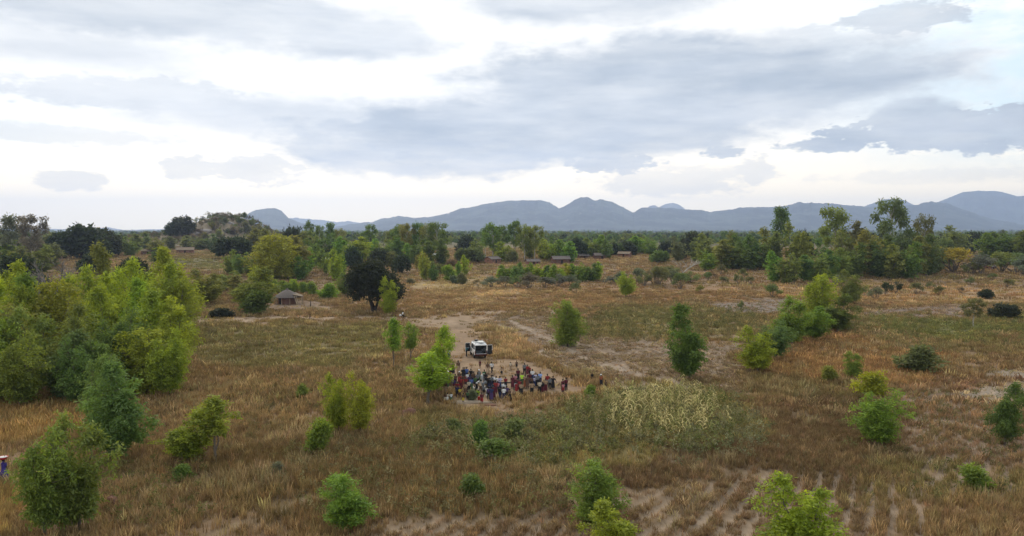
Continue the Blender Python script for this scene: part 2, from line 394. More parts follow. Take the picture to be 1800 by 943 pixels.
def ground_zones(x, y):
    z = terrain(x, y); px, py = proj(x, y, z)
    n1 = fbm(x/9+31, y/9+7, 4)-.5; n2 = fbm(x/2.3+3, y/2.3+70, 3)-.5
    k = np.clip(py-HZ, 4, 400)/140
    wx = px + (n1*120 + n2*40)*k; wy = py + (fbm(x/9+77, y/9+50, 4)-.5)*34*k
    N = len(x); soil = np.empty((N, 3)); grs = np.empty((N, 3)); den = np.ones(N); hei = np.ones(N)
    soil[:] = (.185, .128, .085); grs[:] = (.20, .145, .082)
    v = fbm(x/23+5, y/23+9, 4)[:, None]
    soil *= .72 + .56*v; grs = grs*(.72 + .56*v)
    g2 = ss(.5, .68, fbm(x/31+60, y/31+14, 4))[:, None]*.5
    grs = grs*(1-g2) + np.array((.145, .135, .058))*g2
    far = ss(300, 900, np.hypot(x, y))[:, None]
    soil = soil*(1-far) + np.array((.115, .105, .058))*far
    hl = (np.exp(-((x+255)/95)**2 - ((y-700)/110)**2) > .1)[:, None]; soil = np.where(hl, np.array((.165, .135, .098))*(.6+.8*v), soil)
    for s, g, d, h, soft, poly in ZONES:
        m = ss(-soft, soft, poly_sd(wx, wy, poly)); mm = m[:, None]*.9
        vv = (.75 + .5*fbm(x/6+11, y/6+23, 4))[:, None]
        soil = soil*(1-mm) + np.array(s)*vv*mm; grs = grs*(1-mm) + np.array(g)*vv*mm
        den = den*(1-m) + d*m; hei = hei*(1-m) + h*m
    soil = soil*np.array((1.16, 1.13, 1.02)); grs = grs*np.array((1.40, 1.31, 1.06))
    for s, soft, poly in BARE:
        m = ss(-soft, soft, poly_sd(px + (wx-px)*.6, py + (wy-py)*.6, poly)); mm = m[:, None]
        soil = soil*(1-mm) + np.array(s)*(.55 + .6*fbm(x/2.6, y/2.6, 4) + .3*fbm(x/.7, y/.7, 3))[:, None]*mm; den = den*(1-m*.955); hei = hei*(1-m*.5)
    for s, w, pts in TRACKS:
        d = line_d(px + (wx-px)*.2, py + (wy-py)*.2, pts); m = ss(w*1.7, w*.5, d)*(.55 + .45*ss(.35, .6, fbm(x/4, y/4, 3))); mm = m[:, None]
        soil = soil*(1-mm) + np.array(s)*mm; den = den*(1-m*.92); hei = hei*(1-m*.4)
    patch = ss(.60, .72, fbm(x/5+90, y/5+40, 4))        # open soil between the tufts
    den = den*(1-.7*patch)
    return soil, grs, den, hei, px, py, z
def heading(a, b):
    """direction, in degrees from straight ahead, of the ground line seen between two pixels"""
    p, q = G(*a), G(*b); return math.degrees(math.atan2(q.x-p.x, q.y-p.y))
RIDGE = [  # hoed planting ridges: polygon, direction of the rows, spacing, height
 ([(600,915),(1000,880),(1420,815),(1640,850),(1720,1060),(540,1060)], heading((1327, 925), (1408, 820)), 1.35, .20),
 ([(880,563),(1040,590),(1320,598),(1310,650),(1250,686),(1110,692),(1000,645)], heading((1110, 690), (900, 566)), 1.7, .26),
 ([(1540,690),(1900,650),(1900,880),(1620,880)], heading((1600, 830), (1760, 720)), 1.4, .18),
 ([(340,640),(700,630),(690,740),(380,790)], heading((430, 770), (640, 640)), 1.4, .12),
]
def rows(x, y, px, py):
    """height of the hoed ridges and how far a point lies in a bare furrow"""
    z = np.zeros(len(x)); bare = np.zeros(len(x))
    for poly, deg, s, h in RIDGE:
        m = ss(-12, 30, poly_sd(px + (fbm(x/5, y/5, 3)-.5)*90, py, poly)); a = math.radians(deg)
        u = x*math.cos(a) - y*math.sin(a) + (fbm(x/16, y/16, 2)-.5)*5.0 + (fbm(x/2.5, y/2.5, 3)-.5)*.65
        w = np.cos(2*np.pi*u/s); k = .35 + 1.2*fbm(x/3, y/3, 2)
        z += m*h*w*.5*k; bare = np.maximum(bare, m*ss(.1, -.5, w)*np.clip(h*6, 0, 1))
    return z, bare
def ridges(x, y, px, py): return rows(x, y, px, py)[0]
def make_ground():
    a1 = np.linspace(-40, 40, 640); a2 = np.linspace(44, 316, 69)
    az = np.radians(np.concatenate([a1, a2]))
    r = np.concatenate([[0.0, 10, 20, 27], np.arange(32, 130, .42), np.geomspace(130.5, 16500, 230)])
    A, Rr = np.meshgrid(az, r); x = (np.sin(A)*Rr).ravel(); y = (np.cos(A)*Rr).ravel()
    soil, g, den, hei, px, py, z = ground_zones(x, y)
    front = (y > 1) & (np.abs(np.arctan2(x, y)) < .75)
    z = z + np.where(front, ridges(x, y, px, py), 0)
    bare = rows(x, y, px, py)[1][:, None]*(.4 + .65*fbm(x/3+8, y/3, 3))[:, None]; soil = soil*(1-bare) + np.array((.29, .222, .158))*bare
    soil[~front] = (.18, .13, .085)
    na, nr = len(az), len(r); I = np.arange(na*nr).reshape(nr, na); J = np.roll(I, -1, axis=1)
    Q = np.stack([I[:-1], J[:-1], J[1:], I[1:]], -1).reshape(-1, 4)[:, ::-1]
    me = mesh_np('ground', np.stack([x, y, z], 1), Q, smooth=True)
    ca = me.color_attributes.new('soil', 'FLOAT_COLOR', 'POINT')
    vc = np.ones((len(me.vertices), 4), np.float32); vc[:, :3] = soil[:len(vc)]; ca.data.foreach_set('color', vc.ravel())
    def b(nt, out):
        at = nt.nodes.new('ShaderNodeAttribute'); at.attribute_name = 'soil'
        p = geopos(nt); n1 = noise(nt, p, .9, 6, .65); n2 = noise(nt, p, .11, 5, .6); n3 = noise(nt, p, 5.0, 3, .6)
        v = n1*1.0 + n2*.5 + n3*.4 + .05
        c = hsv(nt, S(nt, at.outputs['Color']), v)
        c = mixc(nt, n1.step(.62, .78)*.35, c, (.33, .26, .18))
        return principled(nt, c, .98, .1, 0, n1 + n3*.5, .5)
    o = obj('ground', me, mat('dry_earth', b)); tag(o, 'dry brown field of earth, paths and hoed ridges', 'ground', kind='structure')
make_ground()

# ------------------------------------------------------------------ mountains
def make_range(name, label, D, depth, pts, seed, amp, col):
    """a range whose crest follows the skyline read from the photograph, with real depth behind and a foot in front"""
    xs = np.array([p[0] for p in pts], float); ys = np.array([p[1] for p in pts], float)
    pxs = np.arange(xs[0], xs[-1]+.1, 1.6); crest = np.interp(pxs, xs, ys)
    crest = crest - ((fbm(pxs/14+seed, pxs*0+seed, 5)-.5)*amp*1.5 + (fbm(pxs/2.5+seed, pxs*0+seed, 2)-.5)*1.4)*np.clip((HZ+4-crest)/20, 0, 1)
    zc = CAMZ + (HZ-crest)/F*D
    t = np.concatenate([np.linspace(-1, 0, 34), np.linspace(0, 1, 12)[1:]])
    T, PX = np.meshgrid(t, pxs, indexing='ij'); ZC = np.broadcast_to(zc, T.shape)
    dist = D + T*depth; x = dist*(PX-900)/F; y = dist
    prof = np.where(T < 0, (1+T)**1.35, (1-T)**1.2)
    rid = 1-np.abs(fbm(x/520+seed, y/700+seed*2, 5)*2-1)
    rid2 = fbm(x/190+seed, y/190, 4)
    H = (ZC+6)*prof*(1 + (rid-.72)*1.3*np.clip(-T*1.6, 0, 1)*prof + (rid2-.5)*.35*np.clip(-T*2.5, 0, 1)) - 6
    base = -8
    H = np.maximum(H, base + 0*H)
    n, m = T.shape; I = np.arange(n*m).reshape(n, m)
    Q = np.stack([I[:-1, :-1], I[:-1, 1:], I[1:, 1:], I[1:, :-1]], -1).reshape(-1, 4)
    me = mesh_np(name, np.stack([x, y, H], -1).reshape(-1, 3), Q, smooth=True)
    def b(nt, out):
        p = geopos(nt); n1 = noise(nt, p, .004, 6, .65); n2 = noise(nt, p, .02, 4, .6)
        c = mixc(nt, n1.step(.42, .62), col, [v*3.0 for v in col]); c = mixc(nt, n2.step(.60, .72)*.6, c, (.22, .20, .18))
        return principled(nt, c, 1.0, .05, 0, n2, .5)
    tag(obj(name, me, mat(name + '_rock', b)), label, 'mountain', kind='structure')
GREEN = (.022, .026, .020)
make_range('mountain_range', 'blue hazy mountain range with a notched twin peak', 8600, 1700,
    [(560,404),(600,398),(625,393),(650,391),(675,384),(700,381),(730,383),(765,380),(790,374),(830,363),(870,356),(915,353),(950,353),(966,356),(982,368),(1000,358),(1018,349),(1034,347),(1045,353),(1056,351),(1075,355),(1095,365),(1112,375),(1128,366),(1150,366),(1180,366),(1210,368),(1250,372),(1300,366),(1345,363),(1378,364),(1404,356),(1440,358),(1480,360),(1520,363),(1560,364),(1600,361),(1635,356),(1660,358),(1700,371),(1740,384),(1790,394),(1850,400),(1950,404)], 3.1, 3.0, GREEN)
make_range('mountain', 'dome shaped blue mountain behind the rocky hill', 8000, 1300,
    [(380,404),(405,397),(425,387),(437,376),(450,370),(470,366),(485,366),(497,372),(507,383),(530,392),(560,398),(600,404)], 8.2, 3.0, GREEN)
make_range('mountain', 'high flat-topped mountain at the right end of the range', 11800, 1800,
    [(1480,402),(1510,366),(1532,358),(1552,350),(1572,351),(1588,352),(1604,360),(1630,363),(1655,352),(1690,338),(1720,336),(1760,338),(1785,345),(1830,347),(1880,342),(1960,352),(2050,380),(2150,404)], 5.5, 2.5, GREEN)
make_range('mountain', 'pale twin domes peeping over the middle of the range', 13800, 1000,
    [(1110,404),(1130,372),(1142,362),(1150,361),(1158,365),(1168,359),(1182,357),(1192,360),(1202,367),(1230,390),(1260,404)], 1.5, 1.5, (.05, .05, .042))
make_range('mountain_range', 'low far ridges paling between dome and main range', 14200, 1300,
    [(440,404),(480,386),(520,384),(560,387),(590,390),(610,388),(640,394),(700,392),(780,390),(860,404)], 4.5, 4.0, GREEN)
make_range('mountain_range', 'faint low hills along the left horizon', 14300, 1300,
    [(-500,404),(-380,390),(-240,396),(-120,388),(-40,397),(0,402),(40,399),(80,402),(150,405),(190,400),(220,405),(250,404),(300,403),(360,404)], 9.5, 4.0, GREEN)

# ------------------------------------------------------------------ trees
def leaf_cloud(lobes, n, L, W, r, droop=.3, outer=.35, spray=6, spread=.28, tipcol=0.0, up=.35):
    """leaf-sized faces in sprays through the lobes of a crown"""
    c = np.array([l[0] for l in lobes], float); rad = np.array([l[1] for l in lobes], float)
    wgt = (rad[:, 0]*rad[:, 1]*rad[:, 2])**(2/3); wgt /= wgt.sum()
    ns = max(1, n//spray); k = r.choice(len(lobes), ns, p=wgt)
    d = r.normal(size=(ns, 3)); d[:, 2] += up*.5; d /= np.linalg.norm(d, axis=1)[:, None]
    rr = 1 - np.abs(r.normal(size=ns))*outer; rr = np.clip(rr, .1, 1.05)
    pos = c[k] + d*rad[k]*rr[:, None]
    tint = r.random(ns)*.35 + r.random(len(lobes))[k]*.5
    P = np.repeat(pos, spray, 0); D = np.repeat(d, spray, 0); n = len(P)
    P = P + r.normal(size=(n, 3))*spread*np.array([1, 1, .8])
    T = np.clip(np.repeat(tint, spray) + r.normal(size=n)*.13, 0, 1)
    ax = D*.5 + r.normal(size=(n, 3))*.55; ax[:, 2] -= droop
    ax /= np.linalg.norm(ax, axis=1)[:, None]
    nr = D*.6 + r.normal(size=(n, 3))*.7 + np.array([0, 0, .5]); sd = np.cross(ax, nr); sd /= np.linalg.norm(sd, axis=1)[:, None]+1e-9
    l = L*(.65 + .7*r.random(n))[:, None]; w = W*(.65 + .7*r.random(n))[:, None]
    nn = np.cross(sd, ax)
    V = np.stack([P, P + ax*l*.5 + sd*w*.5 + nn*w*.12, P + ax*l, P + ax*l*.5 - sd*w*.5 + nn*w*.12], 1).reshape(-1, 3)
    Q = np.arange(n*4).reshape(-1, 4)
    return V, Q, T
def limb(mb, a, b, r0, r1, rr, n=5, seg=4, wob=.06):
    a = Vector(a); b = Vector(b); L = (b-a).length; pts = []; rad = []
    for i in range(seg+1):
        t = i/seg; p = a.lerp(b, t)
        if 0 < i < seg: p += Vector((rr.uniform(-1, 1), rr.uniform(-1, 1), rr.uniform(-.5, .5)))*L*wob
        pts.append(p); rad.append(r0 + (r1-r0)*t)
    mb.tube(pts, rad, n)
def proto_sapling(seed, n, leaders, width, low, L=.42, W=.16, slim=1.0):
    """feathery young gum: drooping sprays along several spires. 10 m tall, about 'width' metres across"""
    rr = random.Random(seed); r = np.random.default_rng(seed); lobes = []; mb = MB()
    mb.tube([(0, 0, -.3), (.05, 0, .6), (0, .05, 2.2), (0, 0, 4.5)], [.17, .13, .11, .07], 6)
    for k in range(leaders):
        a = 2*math.pi*k/leaders + rr.uniform(-.6, .6); off = (0 if leaders == 1 else width*.27*rr.uniform(.5, 1.2))
        top = 10*(1 if k == 0 else rr.uniform(.55, .93)); cx, cy = off*math.cos(a), off*math.sin(a)
        limb(mb, (0, 0, rr.uniform(.6, 2.0)), (cx, cy, top*.86), .08, .02, rr)
        nb = int(34 if leaders == 1 else 17)
        for q in range(nb):
            t = (q + rr.random())/nb; z = low + (top-low-.4)*t
            w = width*.5*slim*(1 if leaders == 1 else .70)*(.42 + 1.16*t if t < .5 else 1 - .88*((t-.5)/.5)**1.6)*rr.uniform(.5, 1.22)
            b = q*2.4 + rr.uniform(-.5, .5); f = min(1, .35 + t)
            p = (cx*f + w*math.cos(b), cy*f + w*math.sin(b), z)
            s = (.46 + .30*(1-t))*rr.uniform(.7, 1.3)*width/5; lobes.append((p, (s, s, s*rr.uniform(1.1, 1.7))))
            limb(mb, (cx*f*.9, cy*f*.9, max(.4, z-.7)), p, .03, .008, rr, 4, 2)
            if rr.random() < 1.1: lobes.append(((cx*f + w*.4*math.cos(b), cy*f + w*.4*math.sin(b), z+.2), (s*.9, s*.9, s*1.2)))
        lobes.append(((cx, cy, top-.55), (.28, .28, .75)))
    V, Q, T = leaf_cloud(lobes, n, L, W, r, droop=.55, spread=.17, outer=.42)
    return mb.mesh('trunk'), mesh_np('crown', V, Q, T)
def proto_mango(seed, n, flat=1.0, trunk=2.0, L=.62, W=.34):
    """dense dark dome, 10 m tall and 10 m across"""
    rr = random.Random(seed); r = np.random.default_rng(seed); lobes = []; mb = MB()
    for k in range(3): limb(mb, (rr.uniform(-.2, .2), rr.uniform(-.2, .2), -.3), (rr.uniform(-1.6, 1.6), rr.uniform(-1.4, 1.4), trunk+1.8), .28, .16, rr, 6)
    for i in range(52):
        a = rr.uniform(0, 6.3); e = rr.uniform(-.18, 1.0); h = math.sqrt(max(0, 1-max(e, 0)**2)); q = rr.uniform(.60, .80)
        p = (5*q*h*math.cos(a), 5*q*h*math.sin(a), trunk + 1.4 + (8.2-trunk)*max(e, -.1)*q*flat)
        s = rr.uniform(1.1, 1.8); lobes.append((p, (s, s, s*.75)))
        if i % 3 == 0: limb(mb, (0, 0, trunk+.6), p, .13, .03, rr, 5)
    lobes.append(((0, 0, trunk+2.6), (4.1, 4.1, 3.0)))
    V, Q, T = leaf_cloud(lobes, n, L, W, r, droop=.25, outer=.22, spread=.3)
    return mb.mesh('trunk'), mesh_np('crown', V, Q, T)
def proto_gum(seed, n, nl=13, low=.42, width=5.0, L=.5, W=.22, size=1.0):
    """tall open gum, clumps of leaves at the ends of bare limbs. 10 m tall"""
    rr = random.Random(seed); r = np.random.default_rng(seed); lobes = []; mb = MB()
    mb.tube([(0, 0, -.3), (.1, 0, 2), (-.05, .1, 4.2), (.1, 0, 6.4), (0, 0, 8.6)], [.2, .15, .12, .08, .03], 6)
    for i in range(nl):
        t = low + (1-low)*(i+.5)/nl; a = i*2.4 + rr.uniform(-.4, .4)
        w = width*.5*(1.15-abs(t-.68)*1.35)*rr.uniform(.45, 1.0); p = (w*math.cos(a), w*math.sin(a), 10*min(t*rr.uniform(.96, 1.05), .97))
        s = rr.uniform(.55, .95)*size; lobes.append((p, (s, s, s*rr.uniform(.8, 1.15))))
        limb(mb, (0, 0, max(1.5, p[2]-1.9)), p, .065, .02, rr, 4, 3)
    lobes.append(((0, 0, 9.4), (.5*size, .5*size, .6)))
    V, Q, T = leaf_cloud(lobes, n, L, W, r, droop=.4, outer=.4, spread=.26)
    return mb.mesh('trunk'), mesh_np('crown', V, Q, T)
def proto_scrub(seed, n, flat=.55, L=.34, W=.18):
    """low thorny shrub with layered flat foliage, 4 m tall, 6 m across"""
    rr = random.Random(seed); r = np.random.default_rng(seed); lobes = []; mb = MB()
    for i in range(11):
        a = rr.uniform(0, 6.3); q = rr.uniform(.2, 2.3); p = (q*math.cos(a), q*math.sin(a), 3.3 - q*.45 + rr.uniform(-1.1, .3))
        s = rr.uniform(.6, 1.05); lobes.append((p, (s, s, s*flat)))
        limb(mb, (rr.uniform(-.2, .2), rr.uniform(-.2, .2), -.2), p, .08, .02, rr, 4, 3, .1)
    V, Q, T = leaf_cloud(lobes, n, L, W, r, droop=.0, outer=.4, spread=.2)
    return mb.mesh('stem'), mesh_np('foliage', V, Q, T)
def proto_bush(seed, n, L=.36, W=.16):
    """leafy bush from the ground up, 4 m tall, 4 m across"""
    rr = random.Random(seed); r = np.random.default_rng(seed); lobes = []; mb = MB()
    for i in range(10):
        a = rr.uniform(0, 6.3); q = rr.uniform(0, 1.3); p = (q*math.cos(a), q*math.sin(a), rr.uniform(.5, 3.3-q*.9))
        s = rr.uniform(.5, .85); lobes.append((p, (s, s, s*1.1)))
        limb(mb, (rr.uniform(-.15, .15), rr.uniform(-.15, .15), -.2), p, .05, .012, rr, 4, 3)
    V, Q, T = leaf_cloud(lobes, n, L, W, r, droop=.2, spread=.2)
    return mb.mesh('stem'), mesh_np('foliage', V, Q, T)
def proto_bare(seed, depth=5):
    """leafless tree of pale limbs, 10 m tall"""
    rr = random.Random(seed); mt = MB(); mb = MB()
    def grow(m, p, d, L, rad, k):
        q = p + d*L; mid = p.lerp(q, .5) + Vector((rr.uniform(-1, 1), rr.uniform(-1, 1), 0))*L*.07
        m.tube([p, mid, q], [rad, rad*.8, rad*.62], 5 if k < 2 else 3)
        if k >= depth: return
        for _ in range(3 if k < 3 else 2):
            nd = (d + Vector((rr.uniform(-1, 1), rr.uniform(-1, 1), rr.uniform(-.15, .6)))*.75).normalized()
            grow(mb, q, nd, L*rr.uniform(.62, .85), rad*.6, k+1)
    grow(mt, Vector((0, 0, -.3)), Vector((0, 0, 1)), 2.2, .24, 0)
    return mt.mesh('trunk'), mb.mesh('branches')
P = {}
for i, (ld, wd, lo, sl) in enumerate([(3, 5.0, 1.2, 1), (2, 4.8, 1.5, 1.05), (4, 5.6, 1.0, 1), (2, 4.4, 1.3, 1.1), (3, 4.6, 1.5, 1.1), (5, 5.2, 1.8, 1)]):
    P['near', i] = proto_sapling(20+i, 11000, ld, wd, lo, slim=sl, L=.34, W=.13)
for i, (ld, wd, lo, sl) in enumerate([(3, 5.0, .8, 1), (1, 4.2, 1.4, 1), (2, 4.8, 1.0, 1), (4, 5.6, .8, 1)]):
    P['sapling', i] = proto_sapling(40+i, 2600, ld, wd, lo, slim=sl, L=.6, W=.27)
P['stem', 0] = proto_sapling(61, 3400, 1, 3.2, 4.2, L=.36, W=.15); P['stem', 1] = proto_sapling(62, 3400, 2, 4.0, 3.6, L=.36, W=.15)
P['mango', 0] = proto_mango(74, 16000, 1.0, 2.3, .42, .26)
P['dome', 0] = proto_mango(71, 3000, .9, 1.0, .85, .5); P['dome', 1] = proto_mango(72, 3000, .8, 1.2, .85, .5); P['dome', 2] = proto_mango(73, 3000, 1.0, .8, .85, .5)
P['gum', 0] = proto_gum(80, 2600, 13, .40, 5.0); P['gum', 1] = proto_gum(81, 2400, 10, .45, 4.2); P['gum', 2] = proto_gum(82, 3000, 16, .3, 5.2, size=1.1)
P['opengum', 0] = proto_gum(83, 2600, 11, .55, 6.5, size=1.0)
P['roundgum', 0] = proto_gum(84, 2400, 14, .5, 3.4, size=1.1)
P['scrub', 0] = proto_scrub(90, 1500); P['scrub', 1] = proto_scrub(91, 1500, .45); P['scrub', 2] = proto_scrub(92, 1500, .65)
P['bush', 0] = proto_bush(95, 2600); P['bush', 1] = proto_bush(96, 2600); P['bush', 2] = proto_bush(97, 2600)
P['bare', 0] = proto_bare(98, 5); P['bare', 1] = proto_bare(99, 5); P['bare', 2] = proto_bare(100, 5)
SIZE = {'near': (5.0, 10), 'sapling': (5.0, 10), 'stem': (3.6, 10), 'mango': (10.8, 10), 'dome': (11.2, 10), 'gum': (6.0, 10.9), 'opengum': (7.4, 11.3), 'roundgum': (4.8, 10.9),
        'scrub': (5.6, 4.0), 'bush': (3.8, 4.0), 'bare': (6.5, 9)}
NVAR = {}
for k, i in P: NVAR[k] = max(NVAR.get(k, 0), i+1)
COL = {'lime': (.315, .375, .032), 'yellow': (.310, .340, .034), 'green': (.210, .310, .038), 'deep': (.138, .205, .036), 'olive': (.228, .250, .048),
       'blue': (.165, .245, .056), 'dark': (.044, .062, .021), 'black': (.030, .044, .014), 'grey': (.175, .185, .110), 'dull': (.170, .195, .060), 'gold': (.44, .36, .05), 'rust': (.22, .17, .09)}
CW = {'lime': 'lime green', 'yellow': 'yellow green', 'green': 'bright green', 'deep': 'deep green', 'olive': 'olive green', 'blue': 'bluish green', 'dark': 'dark green',
      'black': 'blackish green', 'grey': 'grey green', 'dull': 'dull green', 'gold': 'golden yellow', 'rust': 'rusty brown'}
_var = {}
def tree(kind, px, base, top, w, col, label, group=None, name=None, var=None):
    """a tree whose foot stands on the terrain at pixel (px, base); 'top' and 'w' give its height and spread in pixels"""
    p = G(px, base) if base < 2000 else None
    dist = math.hypot(p.x, p.y)
    h = (base-top)/F*dist*1.0; wd = w/F*dist
    v = _var.get(kind, R.randrange(9)) if var is None else var; _var[kind] = v+1; v %= NVAR[kind]
    tm, cm = P[kind, v]; sx, sz = SIZE[kind]
    isbush = kind in ('scrub', 'bush')
    name = name or ('shrub' if isbush else 'bare_tree' if kind == 'bare' else 'mango_tree' if kind in ('mango', 'dome') else 'gum_tree')
    e = obj(name, None, loc=p, rot=(0, 0, R.uniform(0, 6.28)), scale=(wd/sx, wd/sx, h/sz))
    tag(e, label, 'shrub' if isbush else 'tree', group)
    bark = 'palebark' if kind in ('gum', 'opengum', 'roundgum') else ('palebark' if col == 'white' else 'twig') if kind == 'bare' else 'darkbark' if kind in ('dome', 'mango') else 'bark'
    obj(tm.name.split('.')[0], tm, bark, e)
    c = COL.get(col, (1, 1, 1)); j = [x*R.uniform(.88, 1.12) for x in c]
    if kind == 'bare': obj('branches', cm, bark, e)
    else: obj(cm.name.split('.')[0], cm, 'leaf', e, color=j)
    return e
